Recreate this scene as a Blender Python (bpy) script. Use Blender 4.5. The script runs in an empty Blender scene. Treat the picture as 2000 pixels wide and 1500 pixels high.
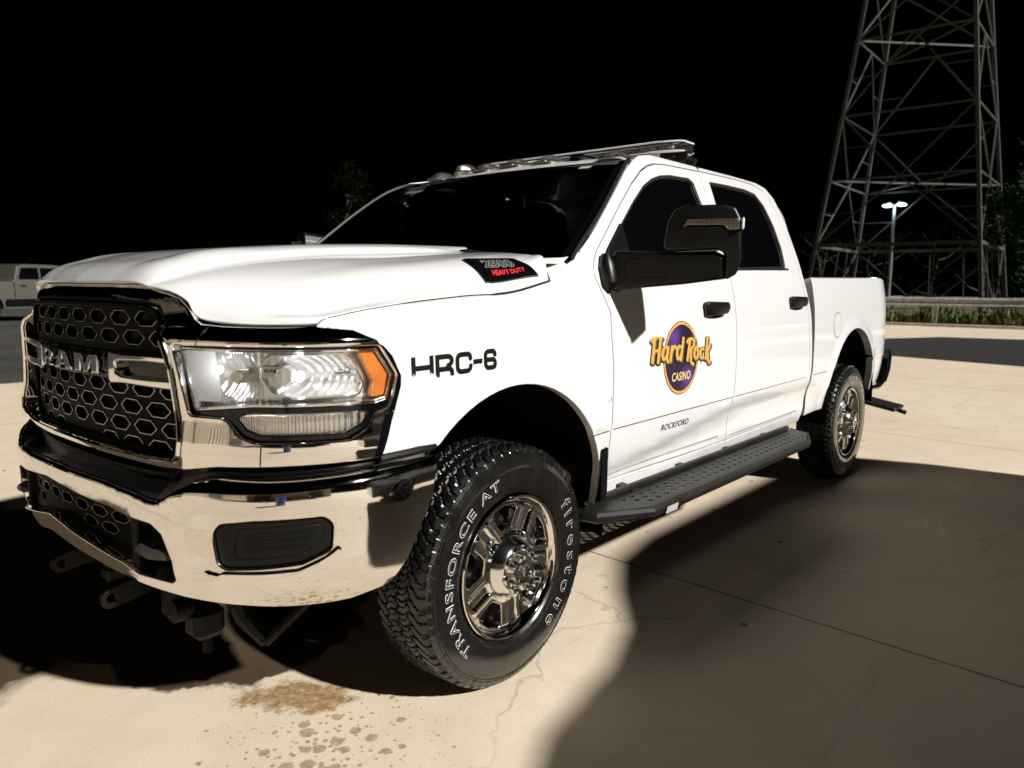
import bpy, bmesh, math, random
import numpy as np
from mathutils import Vector, Matrix, noise
from mathutils.geometry import delaunay_2d_cdt
random.seed(7)
SC = bpy.context.scene
COL = SC.collection
PI = math.pi
# ------------------------------------------------------------------ camera
cam_d = bpy.data.cameras.new("camera"); cam = bpy.data.objects.new("camera", cam_d); COL.objects.link(cam)
cam_d.sensor_width = 36.0; cam_d.lens = 26.211; cam_d.clip_start = .05; cam_d.clip_end = 600
_r = Vector((0.64579664, -0.76342774, 0.01117053)); _u = Vector((0.09012701, 0.09075188, 0.99178688)); _f = Vector((0.75817137, 0.63948587, -0.12741272))
cam.matrix_world = Matrix(((_r.x, _u.x, -_f.x, -1.85555), (_r.y, _u.y, -_f.y, -2.5258), (_r.z, _u.z, -_f.z, 1.34457), (0, 0, 0, 1)))
cam_d.dof.use_dof = True; cam_d.dof.focus_distance = 3.1; cam_d.dof.aperture_fstop = 3.2
SC.camera = cam
# ------------------------------------------------------------------ world, sun, exposure
SUN_EL, SUN_AZ = math.radians(34), math.radians(-86)      # the light stands to the camera's right, rather low
w = bpy.data.worlds.new("World"); SC.world = w; w.use_nodes = True
nt = w.node_tree; bg = nt.nodes['Background']
sky = nt.nodes.new('ShaderNodeTexSky'); sky.sky_type = 'NISHITA'; sky.sun_disc = False
sky.sun_elevation = math.radians(-6); sky.sun_rotation = math.radians(90) - SUN_AZ
nt.links.new(sky.outputs[0], bg.inputs[0]); bg.inputs[1].default_value = 0.05
sl = bpy.data.lights.new("sun", 'SUN'); sun = bpy.data.objects.new("sun", sl); COL.objects.link(sun)
sl.energy = 5.0; sl.angle = math.radians(1.6); sl.color = (1.0, .975, .935)
_d = Vector((math.cos(SUN_AZ) * math.cos(SUN_EL), math.sin(SUN_AZ) * math.cos(SUN_EL), math.sin(SUN_EL)))
sun.rotation_euler = _d.to_track_quat('Z', 'Y').to_euler()
SC.view_settings.view_transform = 'Standard'; SC.view_settings.look = 'None'
SC.view_settings.exposure = 0.30; SC.view_settings.gamma = 1
SC.render.engine = 'CYCLES'
try:
    SC.cycles.max_bounces = 10; SC.cycles.glossy_bounces = 6; SC.cycles.transparent_max_bounces = 12
    SC.cycles.sample_clamp_indirect = 6; SC.cycles.use_denoising = True
except Exception: pass

# ------------------------------------------------------------------ materials
class N:
    def __init__(s, name):
        s.m = bpy.data.materials.new(name); s.m.use_nodes = True; s.t = s.m.node_tree; s.b = s.t.nodes['Principled BSDF']
        s.tc = None
    def n(s, ty, **k):
        x = s.t.nodes.new(ty)
        for a, v in k.items(): setattr(x, a, v)
        return x
    def l(s, a, b): s.t.links.new(a, b)
    def obj(s, sc=1):
        if not s.tc: s.tc = s.n('ShaderNodeTexCoord')
        mp = s.n('ShaderNodeMapping'); s.l(s.tc.outputs['Object'], mp.inputs[0])
        mp.inputs['Scale'].default_value = (sc, sc, sc) if not hasattr(sc, '__len__') else sc
        return mp.outputs[0]
    def noise(s, scale, det=4, rough=.55, sc=1, dist=0):
        x = s.n('ShaderNodeTexNoise'); x.inputs['Scale'].default_value = scale; x.inputs['Detail'].default_value = det
        x.inputs['Roughness'].default_value = rough; x.inputs['Distortion'].default_value = dist
        s.l(s.obj(sc), x.inputs['Vector']); return x.outputs['Fac']
    def ramp(s, src, stops):
        r = s.n('ShaderNodeValToRGB'); e = r.color_ramp.elements
        while len(e) < len(stops): e.new(.5)
        for i, (p, c) in enumerate(stops):
            e[i].position = p; e[i].color = (c, c, c, 1) if not hasattr(c, '__len__') else (*c, 1)
        s.l(src, r.inputs[0]); return r.outputs[0]
    def mix(s, f, a, b, mode='MIX'):
        x = s.n('ShaderNodeMix', data_type='RGBA', blend_type=mode)
        for i, v in ((0, f), (6, a), (7, b)):
            if hasattr(v, 'node'): s.l(v, x.inputs[i])
            elif i == 0: x.inputs[0].default_value = v
            else: x.inputs[i].default_value = (*v, 1)
        return x.outputs[2]
    def set(s, **k):
        for a, v in k.items():
            i = s.b.inputs[{'base': 'Base Color', 'rough': 'Roughness', 'metal': 'Metallic', 'coat': 'Coat Weight', 'crough': 'Coat Roughness', 'spec': 'Specular IOR Level', 'emis': 'Emission Color', 'estr': 'Emission Strength', 'alpha': 'Alpha', 'trans': 'Transmission Weight', 'ior': 'IOR'}[a]]
            if hasattr(v, 'node'): s.l(v, i)
            elif hasattr(v, '__len__'): i.default_value = (*v, 1)
            else: i.default_value = v
        return s
    def bump(s, h, st=.3, dist=.002):
        x = s.n('ShaderNodeBump'); x.inputs['Strength'].default_value = st; x.inputs['Distance'].default_value = dist
        s.l(h, x.inputs['Height']); s.l(x.outputs[0], s.b.inputs['Normal']); return s
def simple(name, base, rough=.5, metal=0, bump=None, var=0, **k):
    a = N(name).set(base=base, rough=rough, metal=metal, **k)
    if var:
        f = a.ramp(a.noise(6, 5), [(.35, 0), (.65, 1)])
        a.set(base=a.mix(f, tuple(c * (1 - var) for c in base), tuple(min(1, c * (1 + var)) for c in base)))
    if bump: a.bump(a.noise(bump[0], 3), bump[1], bump[2])
    return a.m
M = {}
a = N('white_paint'); a.set(base=(.73, .715, .69), rough=.32, coat=1.0, crough=.03)
x_ = a.n('ShaderNodeSeparateXYZ'); a.l(a.obj(), x_.inputs[0]); q_ = a.n('ShaderNodeMapRange'); q_.inputs[1].default_value = .78; q_.inputs[2].default_value = .50; a.l(x_.outputs[2], q_.inputs[0])
m_ = a.n('ShaderNodeMath', operation='MULTIPLY'); a.l(q_.outputs[0], m_.inputs[0]); a.l(a.ramp(a.noise(11, 6, .7), [(.38, .04), (.7, .42)]), m_.inputs[1])
a.set(base=a.mix(m_.outputs[0], (.74, .735, .73), (.42, .37, .29)))
a.bump(a.noise(260, 2), .03, .0006); M['paint'] = a.m
a = N('chrome'); a.set(base=(.86, .855, .84), metal=1.0, rough=a.ramp(a.noise(14, 6, .7), [(.45, .03), (.75, .08)])); M['chrome'] = a.m
a = N('bumper_chrome')
spk = a.ramp(a.noise(95, 2, .5), [(.70, 0), (.76, 1)]); low = a.ramp(a.noise(3, 4), [(.4, 0), (.62, 1)])
a.set(base=a.mix(spk, (.84, .83, .81), (.5, .46, .4)), metal=1.0, rough=a.ramp(a.noise(9, 6, .7), [(.45, .04), (.8, .12)]))
m_ = a.n('ShaderNodeMath', operation='MULTIPLY_ADD'); a.l(spk, m_.inputs[0]); m_.inputs[1].default_value = .10; a.l(a.noise(2.2, 2), m_.inputs[2]); a.bump(m_.outputs[0], .12, .012); M['bchrome'] = a.m
M['satin'] = simple('satin_metal', (.55, .54, .52), .28, 1.0, (40, .1, .001))
M['gloss'] = simple('gloss_black_plastic', (.003, .003, .0035), .10, 0, spec=.35)
M['black'] = simple('black_textured_plastic', (.005, .0048, .0045), .48, 0, (320, .35, .0012), .3, spec=.18)
M['mirrorblack'] = simple('mirror_shell_plastic', (.0035, .0034, .0032), .36, 0, (480, .3, .0007), .25, spec=.35)
M['dark'] = simple('dark_underbody', (.006, .006, .006), .8)
M['steelblk'] = simple('greasy_black_steel', (.0022, .002, .0018), .45, 0, (60, .5, .004), .5, spec=.2)
M['liner'] = simple('wheel_liner_plastic', (.003, .003, .003), .8, 0, (90, .4, .003), spec=.1)
M['seal'] = simple('rubber_seal', (.008, .008, .008), .45)
M['board'] = simple('powder_coated_steel', (.011, .0105, .010), .45, .0, (240, .4, .001), .45)
M['hexblk'] = simple('grille_black', (.0018, .0018, .002), .5, 0, spec=.06)
M['edge_glint'] = simple('glint_metal', (.46, .46, .47), .16, 1.0)
M['hubchrome'] = simple('hub_chrome', (.82, .82, .82), .13, 1.0, (25, .15, .002))
a = N('tyre_rubber'); rr = a.ramp(a.noise(20, 5, .6), [(.35, .16), (.6, .45)])
a.set(base=a.mix(a.ramp(a.noise(9, 5), [(.4, 0), (.7, 1)]), (.004, .004, .0036), (.010, .009, .008)), rough=rr, coat=.2, crough=.2); a.bump(a.noise(70, 3), .15, .001); M['rubber'] = a.m
a = N('wet_sidewall'); a.set(base=(.008, .0075, .007), rough=a.ramp(a.noise(7, 5, .6), [(.42, .10), (.6, .36)]), coat=.8, crough=.08)
a.bump(a.noise(30, 4), .12, .002); M['sidewall'] = a.m
M['letter'] = simple('white_letter_rubber', (.75, .74, .70), .5)
M['glass'] = simple('privacy_glass', (.002, .002, .0025), .02, 0, coat=1.0)
M['decalblk'] = simple('black_vinyl', (.006, .006, .006), .35)
M['gold'] = simple('gold_vinyl', (.66, .36, .07), .4)
M['goldlt'] = simple('pale_gold_vinyl', (.85, .60, .28), .4)
M['red'] = simple('red_vinyl', (.75, .03, .03), .4)
M['sticker'] = simple('pale_sticker', (.38, .50, .44), .5)
M['silver'] = simple('silver_sticker', (.6, .58, .55), .35, .3)
M['amber'] = simple('amber_plastic', (.62, .175, .008), .25, 0, (300, .8, .004), .25, coat=1.0)
M['redlens'] = simple('red_lens', (.25, .01, .012), .1, 0, coat=1.0)
M['radiator'] = simple('radiator_fins', (.03, .03, .03), .5, .5, (150, .5, .004))
def clearmat(name, tint, k=.12):
    a = N(name); t = a.t; t.nodes.remove(a.b); o = [n for n in t.nodes if n.type == 'OUTPUT_MATERIAL'][0]
    tr = a.n('ShaderNodeBsdfTransparent'); tr.inputs[0].default_value = (*tint, 1)
    gl = a.n('ShaderNodeBsdfGlossy'); gl.inputs['Roughness'].default_value = .02
    fr = a.n('ShaderNodeFresnel'); fr.inputs[0].default_value = 1.5
    mx = a.n('ShaderNodeMixShader'); a.l(fr.outputs[0], mx.inputs[0]); a.l(tr.outputs[0], mx.inputs[1]); a.l(gl.outputs[0], mx.inputs[2]); a.l(mx.outputs[0], o.inputs[0]); return a.m
M['clear'] = clearmat('clear_lens', (.93, .93, .92))
M['wsglass'] = clearmat('windscreen_glass', (.19, .22, .21))
a = N('ribbed_lens'); t = a.t; t.nodes.remove(a.b); o = [n for n in t.nodes if n.type == 'OUTPUT_MATERIAL'][0]
wv = a.n('ShaderNodeTexWave'); wv.inputs['Scale'].default_value = 55; wv.bands_direction = 'Y'; a.l(a.obj(), wv.inputs['Vector'])
bp = a.n('ShaderNodeBump'); bp.inputs['Strength'].default_value = .7; bp.inputs['Distance'].default_value = .004; a.l(wv.outputs['Fac'], bp.inputs['Height'])
gl = a.n('ShaderNodeBsdfGlossy'); gl.inputs['Roughness'].default_value = .12; gl.inputs[0].default_value = (.75, .72, .68, 1); a.l(bp.outputs[0], gl.inputs['Normal'])
tr = a.n('ShaderNodeBsdfTransparent'); mx = a.n('ShaderNodeMixShader'); mx.inputs[0].default_value = .55
a.l(tr.outputs[0], mx.inputs[1]); a.l(gl.outputs[0], mx.inputs[2]); a.l(mx.outputs[0], o.inputs[0]); M['ribbed'] = a.m
a = N('reflector_chrome'); wv = a.n('ShaderNodeTexWave'); wv.inputs['Scale'].default_value = 22; wv.inputs['Distortion'].default_value = .4; wv.bands_direction = 'Y'; a.l(a.obj(), wv.inputs['Vector'])
a.set(base=(.93, .92, .90), metal=.62, rough=.17); a.bump(wv.outputs['Fac'], .4, .004); M['reflector'] = a.m
a = N('purple_disc'); x = a.n('ShaderNodeSeparateXYZ'); a.l(a.obj(), x.inputs[0])
def blob(cx, cz, r):
    vm = a.n('ShaderNodeVectorMath', operation='DISTANCE'); a.l(a.obj(), vm.inputs[0]); vm.inputs[1].default_value = (cx, -.965, cz)
    return a.ramp(a.n('ShaderNodeMath') and _div(a, vm.outputs['Value'], r), [(0, 1), (1, 0)])
def _div(a, s, r):
    m = a.n('ShaderNodeMath', operation='DIVIDE'); a.l(s, m.inputs[0]); m.inputs[1].default_value = r; return m.outputs[0]
b1 = blob(1.075, 1.150, .085); b2 = blob(1.225, .950, .085)
c = a.mix(b1, (.010, .003, .028), (.12, .045, .27)); c = a.mix(b2, c, (.11, .04, .25)); a.set(base=c, rough=.35); M['purple'] = a.m
# ------------------------------------------------------------------ scene tree helpers
def tag(o, label=None, cat=None, group=None, kind=None):
    if label: o['label'] = label
    if cat: o['category'] = cat
    if group: o['group'] = group
    if kind: o['kind'] = kind
    return o
def empty(name, loc=(0, 0, 0), rz=0):
    o = bpy.data.objects.new(name, None); o.location = loc; o.rotation_euler = (0, 0, rz); COL.objects.link(o); return o
def link(name, me, mat, parent=None):
    o = bpy.data.objects.new(name, me); COL.objects.link(o)
    if parent is not None: o.parent = parent
    for m in (mat if isinstance(mat, (list, tuple)) else [mat]): me.materials.append(m)
    return o
def grp(name, parent):      # a part that is an Empty is avoided: parts are meshes
    return None
def copy_tree(o, parent=None):
    c = o.copy(); COL.objects.link(c)
    if parent is not None: c.parent = parent
    for ch in list(o.children): copy_tree(ch, c)
    return c
class MB:
    def __init__(s): s.v = []; s.f = []; s.mi = []; s.cur = 0; s.X = Matrix.Identity(4)
    def add(s, vs, fs):
        o = len(s.v); s.v += [tuple(s.X @ Vector(v)) for v in vs]; s.f += [tuple(i + o for i in f) for f in fs]; s.mi += [s.cur] * len(fs); return s
    def box(s, c, d, b=.004, rot=None):
        x, y, z = (k / 2 for k in d); b = min(b, x * .9, y * .9, z * .9); vs = []; idx = {}
        for sx in (-1, 1):
            for sy in (-1, 1):
                for sz in (-1, 1):
                    for ax in range(3):
                        p = [sx * (x - b), sy * (y - b), sz * (z - b)]; p[ax] = (sx * x, sy * y, sz * z)[ax]
                        idx[(sx, sy, sz, ax)] = len(vs); vs.append(p)
        fs = []
        I = idx
        for ax in range(3):
            o1, o2 = [k for k in range(3) if k != ax]
            for sg in (-1, 1):
                q = []
                for a_, b_ in ((-1, -1), (1, -1), (1, 1), (-1, 1)):
                    k = [0, 0, 0]; k[ax] = sg; k[o1] = a_; k[o2] = b_; q.append(I[(*k, ax)])
                fs.append(q)
        for ax in range(3):
            o1, o2 = [k for k in range(3) if k != ax]
            for a_ in (-1, 1):
                for b_ in (-1, 1):
                    def g(e, face):
                        k = [0, 0, 0]; k[ax] = e; k[o1] = a_; k[o2] = b_; return I[(*k, face)]
                    fs.append([g(-1, o1), g(1, o1), g(1, o2), g(-1, o2)])
        for sx in (-1, 1):
            for sy in (-1, 1):
                for sz in (-1, 1): fs.append([I[(sx, sy, sz, 0)], I[(sx, sy, sz, 1)], I[(sx, sy, sz, 2)]])
        R = Matrix.Translation(c) @ (rot.to_4x4() if rot is not None else Matrix.Identity(4))
        return s.add([R @ Vector(p) for p in vs], fs)
    def bar(s, a, b, w, h=None, bev=.002, up=(0, 0, 1)):
        a = Vector(a); b = Vector(b); d = b - a; L = d.length
        if L < 1e-6: return s
        z = d.normalized(); u = Vector(up)
        if abs(z.dot(u)) > .98: u = Vector((1, 0, 0))
        x = u.cross(z).normalized(); y = z.cross(x)
        return s.box((a + b) / 2, (w, h or w, L), bev, Matrix((x, y, z)).transposed())
    def tube(s, pts, r, n=10, caps=True):
        pts = [Vector(p) for p in pts]; rs = r if hasattr(r, '__len__') else [r] * len(pts); rings = []; px = None
        for i, p in enumerate(pts):
            t = (pts[min(i + 1, len(pts) - 1)] - pts[max(i - 1, 0)]).normalized()
            if px is None: px = t.orthogonal().normalized()
            px = (px - t * px.dot(t)).normalized(); py = t.cross(px)
            rings.append([p + (px * math.cos(k * 2 * PI / n) + py * math.sin(k * 2 * PI / n)) * rs[i] for k in range(n)])
        vs = [v for rg in rings for v in rg]; fs = []
        for i in range(len(rings) - 1):
            for k in range(n): fs.append((i * n + k, i * n + (k + 1) % n, (i + 1) * n + (k + 1) % n, (i + 1) * n + k))
        if caps: fs.append(tuple(range(n))[::-1]); fs.append(tuple((len(rings) - 1) * n + k for k in range(n)))
        return s.add(vs, fs)
    def lathe(s, prof, n=48, axis='Y', c=(0, 0, 0), closed=False):
        vs = []; fs = []; m = len(prof)
        for k in range(n):
            t = 2 * PI * k / n
            for (h, r) in prof:
                p = (r * math.cos(t), h, r * math.sin(t)) if axis == 'Y' else ((r * math.cos(t), r * math.sin(t), h) if axis == 'Z' else (h, r * math.cos(t), r * math.sin(t)))
                vs.append((p[0] + c[0], p[1] + c[1], p[2] + c[2]))
        for k in range(n):
            k2 = (k + 1) % n
            for i in range(m - 1 + (1 if closed else 0)): j = (i + 1) % m; fs.append((k * m + i, k * m + j, k2 * m + j, k2 * m + i))
        return s.add(vs, fs)
    def prism(s, poly, mp, d, ):      # flat polygon (u,v) swept through depth d using mp(u,v,w)
        n = len(poly); vs = [mp(u, v, 0) for u, v in poly] + [mp(u, v, d) for u, v in poly]
        fs = [tuple(range(n)), tuple(range(2 * n - 1, n - 1, -1))] + [(i, (i + 1) % n, n + (i + 1) % n, n + i) for i in range(n)]
        return s.add(vs, fs)
    def grid(s, rows, closed_u=False):
        n = len(rows[0]); o = []; fs = []
        for r in rows: o += list(r)
        for i in range(len(rows) - 1):
            for k in range(n - (0 if closed_u else 1)): fs.append((i * n + k, i * n + (k + 1) % n, (i + 1) * n + (k + 1) % n, (i + 1) * n + k))
        return s.add(o, fs)
    def build(s, name, mat, parent=None, ang=35, smooth=True):
        me = bpy.data.meshes.new(name); me.from_pydata(s.v, [], s.f)
        if smooth:
            bm = bmesh.new(); bm.from_mesh(me); bmesh.ops.recalc_face_normals(bm, faces=bm.faces); bm.to_mesh(me); bm.free()
            me.polygons.foreach_set('use_smooth', [True] * len(me.polygons))
            try: me.set_sharp_from_angle(angle=math.radians(ang))
            except Exception: pass
        o = link(name, me, mat, parent)
        if isinstance(mat, (list, tuple)): me.polygons.foreach_set('material_index', s.mi)
        me.update(); return o
# ------------------------------------------------------------------ 2D helpers
def lerp(t, x):
    if x <= t[0][0]: return t[0][1]
    for (a, b), (c, d) in zip(t, t[1:]):
        if x <= c: return b + (d - b) * (x - a) / (c - a) if c > a else d
    return t[-1][1]
def sstep(a, b, x):
    t = min(1, max(0, (x - a) / (b - a))); return t * t * (3 - 2 * t)
def cr2(pts, n=12):
    P = [tuple(2 * p - q for p, q in zip(pts[0], pts[1]))] + list(pts) + [tuple(2 * p - q for p, q in zip(pts[-1], pts[-2]))]; out = []
    for i in range(1, len(P) - 2):
        a, b, c, d = P[i - 1:i + 3]
        for k in range(n):
            t = k / n; out.append(tuple(.5 * (2 * B + (C_ - A) * t + (2 * A - 5 * B + 4 * C_ - D) * t * t + (3 * B - A - 3 * C_ + D) * t ** 3) for A, B, C_, D in zip(a, b, c, d)))
    out.append(tuple(pts[-1])); return out
def rnd(poly, r, n=5):          # round the corners of a closed polygon; r a number or one per corner
    out = []; m = len(poly)
    for i in range(m):
        rr = r[i] if hasattr(r, '__len__') else r
        p = Vector(poly[i]); a = Vector(poly[i - 1]) - p; b = Vector(poly[(i + 1) % m]) - p
        la, lb = a.length, b.length
        if rr <= 0 or la < 1e-7 or lb < 1e-7: out.append(tuple(p)); continue
        ang = a.angle(b)
        if ang > PI - .05: out.append(tuple(p)); continue
        t = min(rr / math.tan(ang / 2), la * .49, lb * .49)
        A = p + a / la * t; B = p + b / lb * t
        for k in range(n + 1):
            s = k / n; out.append(tuple(A * (1 - s) ** 2 + p * 2 * s * (1 - s) + B * s * s))
    return out
def area(p): return .5 * sum(p[i - 1][0] * p[i][1] - p[i][0] * p[i - 1][1] for i in range(len(p)))
def dens(p, res):
    out = []
    for i in range(len(p)):
        a = p[i]; b = p[(i + 1) % len(p)]; L = math.hypot(b[0] - a[0], b[1] - a[1])
        if L < 1e-6: continue
        k = max(1, int(math.ceil(L / res)))
        for j in range(k): out.append((a[0] + (b[0] - a[0]) * j / k, a[1] + (b[1] - a[1]) * j / k))
    return out
def vnorm(p):                   # left-hand vertex normals (inward for CCW) with mitre factor
    out = []; n = len(p)
    for i in range(n):
        a, b, c = p[i - 1], p[i], p[(i + 1) % n]
        e1 = Vector((b[0] - a[0], b[1] - a[1])).normalized(); e2 = Vector((c[0] - b[0], c[1] - b[1])).normalized()
        n1 = Vector((-e1.y, e1.x)); n2 = Vector((-e2.y, e2.x)); m = n1 + n2
        if m.length < 1e-6: m = n1
        m.normalize(); k = 1 / max(.5, m.dot(n1)); out.append((m.x * k, m.y * k))
    return out
def inside(px, py, poly):
    x = np.array([q[0] for q in poly]); y = np.array([q[1] for q in poly]); x2 = np.roll(x, -1); y2 = np.roll(y, -1)
    r = np.zeros(len(px), bool)
    for i in range(len(x)):
        if y[i] == y2[i]: continue
        c = ((y[i] > py) != (y2[i] > py)) & (px < (x2[i] - x[i]) * (py - y[i]) / (y2[i] - y[i]) + x[i]); r ^= c
    return r
def panel_mesh(outer, holes, mp, res=.03, thick=.02, bev=.004, ref=(1.5, 0, .9), vres=None, back=False):
    vres = vres or res
    if area(outer) < 0: outer = outer[::-1]
    loops = [dens(outer, res)] + [dens(h if area(h) < 0 else h[::-1], res * .7) for h in holes]
    P2 = []; E2 = []; info = []
    for L in loops:
        nn = vnorm(L); st = len(P2)
        ins = [(p[0] + q[0] * bev, p[1] + q[1] * bev) for p, q in zip(L, nn)]
        P2 += ins; E2 += [(st + i, st + (i + 1) % len(L)) for i in range(len(L))]; info.append((st, L, nn))
    us = [p[0] for p in P2[:len(loops[0])]]; vs = [p[1] for p in P2[:len(loops[0])]]
    gu = np.arange(min(us) + res * .5, max(us), res); gv = np.arange(min(vs) + vres * .5, max(vs), vres)
    GU, GV = np.meshgrid(gu, gv); GU = GU.ravel(); GV = GV.ravel()
    B = np.array(P2)
    ok = inside(GU, GV, P2[:len(loops[0])])
    for st, L, nn in info[1:]: ok &= ~inside(GU, GV, P2[st:st + len(L)])
    GU, GV = GU[ok], GV[ok]
    if len(GU):
        keep = np.ones(len(GU), bool)
        for k in range(0, len(GU), 4000):
            dd = ((GU[k:k + 4000, None] - B[None, :, 0]) / res) ** 2 + ((GV[k:k + 4000, None] - B[None, :, 1]) / vres) ** 2
            keep[k:k + 4000] = dd.min(1) > .2
        GU, GV = GU[keep], GV[keep]
    allp = [Vector(p) for p in P2] + [Vector((float(x), float(y))) for x, y in zip(GU, GV)]
    vo, eo, fo, ov, oe, of_ = delaunay_2d_cdt(allp, E2, [], 0, 1e-7, True)
    tri = np.array([f for f in fo if len(f) == 3]); V = np.array([tuple(v) for v in vo])
    cen = V[tri].mean(1)
    ok = inside(cen[:, 0], cen[:, 1], P2[:len(loops[0])])
    for st, L, nn in info[1:]: ok &= ~inside(cen[:, 0], cen[:, 1], P2[st:st + len(L)])
    tri = tri[ok]; orig = {}
    for i, l_ in enumerate(ov):
        for o in l_: orig[o] = i
    e = 5e-4; ref = Vector(ref)
    def S(u, v): return Vector(mp(u, v))
    def nrm(u, v, p=None):
        p = p or S(u, v); n = (S(u + e, v) - S(u - e, v)).cross(S(u, v + e) - S(u, v - e))
        n.normalize()
        return n if n.dot(p - ref) > 0 else -n
    verts = []; nor = []
    for u, v in V:
        p = S(u, v); verts.append(p); nor.append(nrm(u, v, p))
    faces = [tuple(int(k) for k in t) for t in tri]
    for st, L, nn in info:
        m = len(L); r0 = [orig[st + i] for i in range(m)]; rings = [r0]
        data = []
        for i in range(m):
            (u, v), (a_, b_) = L[i], nn[i]
            p = S(u, v); n = nrm(u, v, p); o = p - S(u + a_ * 1e-3, v + b_ * 1e-3); o = o - n * o.dot(n)
            o = o.normalized() if o.length > 1e-9 else n; data.append((u, v, a_, b_, p, n, o))
        ring = []
        for (u, v, a_, b_, p, n, o) in data:
            ring.append(len(verts)); q = S(u + a_ * bev * .3, v + b_ * bev * .3); verts.append(q - n * bev * .3); nor.append((n + o).normalized())
        rings.append(ring); ring = []
        for (u, v, a_, b_, p, n, o) in data: ring.append(len(verts)); verts.append(p - n * bev); nor.append(o)
        rings.append(ring); ring = []
        for (u, v, a_, b_, p, n, o) in data: ring.append(len(verts)); verts.append(p - n * max(thick, bev * 1.01)); nor.append(o)
        rings.append(ring)
        for A, Bq in zip(rings, rings[1:]):
            for i in range(m): j = (i + 1) % m; faces.append((A[i], A[j], Bq[j], Bq[i]))
    if back:
        base = len(verts); nv = len(V)
        for i in range(nv): verts.append(verts[i] - nor[i] * thick * .98); nor.append(-nor[i])
        faces += [tuple(base + k for k in f)[::-1] for f in [tuple(int(k) for k in t) for t in tri]]
    out = []
    for f in faces:
        a_, b_, c_ = verts[f[0]], verts[f[1]], verts[f[2]]; g = (b_ - a_).cross(c_ - a_)
        if len(f) == 4: g += (c_ - a_).cross(verts[f[3]] - a_)
        s = sum((nor[k] for k in f), Vector())
        out.append(f if g.dot(s) >= 0 else f[::-1])
    return verts, out, nor
def panel(name, outer, holes, mp, mat, parent=None, **k):
    v, f, n = panel_mesh(outer, holes, mp, **k)
    me = bpy.data.meshes.new(name); me.from_pydata([tuple(p) for p in v], [], f)
    me.polygons.foreach_set('use_smooth', [True] * len(me.polygons))
    me.normals_split_custom_set_from_vertices([tuple(p) for p in n])
    return link(name, me, mat, parent)
def multi(name, items, mat, parent=None):     # several panels as one mesh
    V_, F_, N_ = [], [], []
    for args, k in items:
        v, f, n = panel_mesh(*args, **k); o = len(V_); V_ += v; N_ += n; F_ += [tuple(i + o for i in t) for t in f]
    me = bpy.data.meshes.new(name); me.from_pydata([tuple(p) for p in V_], [], F_)
    me.polygons.foreach_set('use_smooth', [True] * len(me.polygons)); me.normals_split_custom_set_from_vertices([tuple(p) for p in N_])
    return link(name, me, mat, parent)
# text and stroke shapes in 2D -> (verts2, faces)
def text2(s, size=1, shear=0, off=0, sx=1, spacing=1):
    cu = bpy.data.curves.new('t', 'FONT'); cu.body = s; cu.size = size; cu.shear = shear; cu.offset = off; cu.space_character = spacing; cu.resolution_u = 4
    ob = bpy.data.objects.new('t', cu); COL.objects.link(ob); bpy.context.view_layer.update()
    me = bpy.data.meshes.new_from_object(ob.evaluated_get(bpy.context.evaluated_depsgraph_get()))
    vs = [(v.co.x * sx, v.co.y) for v in me.vertices]; fs = [tuple(p.vertices) for p in me.polygons]
    bpy.data.objects.remove(ob); bpy.data.curves.remove(cu); bpy.data.meshes.remove(me); return vs, fs
def fit(vf, u0, v0, u1, v1):
    vs, fs = vf; a = min(v[0] for v in vs); b = max(v[0] for v in vs); c = min(v[1] for v in vs); d = max(v[1] for v in vs)
    return [(u0 + (x - a) / (b - a) * (u1 - u0), v0 + (y - c) / (d - c) * (v1 - v0)) for x, y in vs], fs
def strokes(lines, w, round_=True, n=12):
    polys = []
    for L in lines:
        for a, b in zip(L, L[1:]):
            a = Vector(a); b = Vector(b); t = (b - a)
            if t.length < 1e-6: continue
            t.normalize(); nn = Vector((-t.y, t.x)) * w / 2; polys.append([a + nn, a - nn, b - nn, b + nn])
        js = L if round_ else L[1:-1]
        for p in js: polys.append([Vector((p[0] + w / 2 * math.cos(2 * PI * k / n), p[1] + w / 2 * math.sin(2 * PI * k / n))) for k in range(n)])
    vs = []; fc = []
    for p in polys:
        if area(p) < 0: p = p[::-1]
        fc.append(list(range(len(vs), len(vs) + len(p)))); vs += [Vector((q[0], q[1])) for q in p]
    r = delaunay_2d_cdt(vs, [], fc, 1, 1e-6, True)
    return [tuple(v) for v in r[0]], [tuple(f) for f, o in zip(r[2], r[5]) if len(o)]
def decal(name, layers, mp, parent=None):     # layers: (verts2, faces, material, lift)
    V_, F_, mi, mats = [], [], [], []
    for vs, fs, m, lift in layers:
        if m not in mats: mats.append(m)
        o = len(V_)
        V_ += [tuple(mp(u, v, lift)) for u, v in vs]; F_ += [tuple(i + o for i in f) for f in fs]; mi += [mats.index(m)] * len(fs)
    me = bpy.data.meshes.new(name); me.from_pydata(V_, [], F_)
    ob = link(name, me, mats, parent); me.polygons.foreach_set('material_index', mi); me.update(); return ob
def poly2(p): return [tuple(q) for q in p], [tuple(range(len(p)))]
def circ(cx, cy, r, n=40, ry=None): return [(cx + r * math.cos(2 * PI * k / n), cy + (ry or r) * math.sin(2 * PI * k / n)) for k in range(n)]
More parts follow.
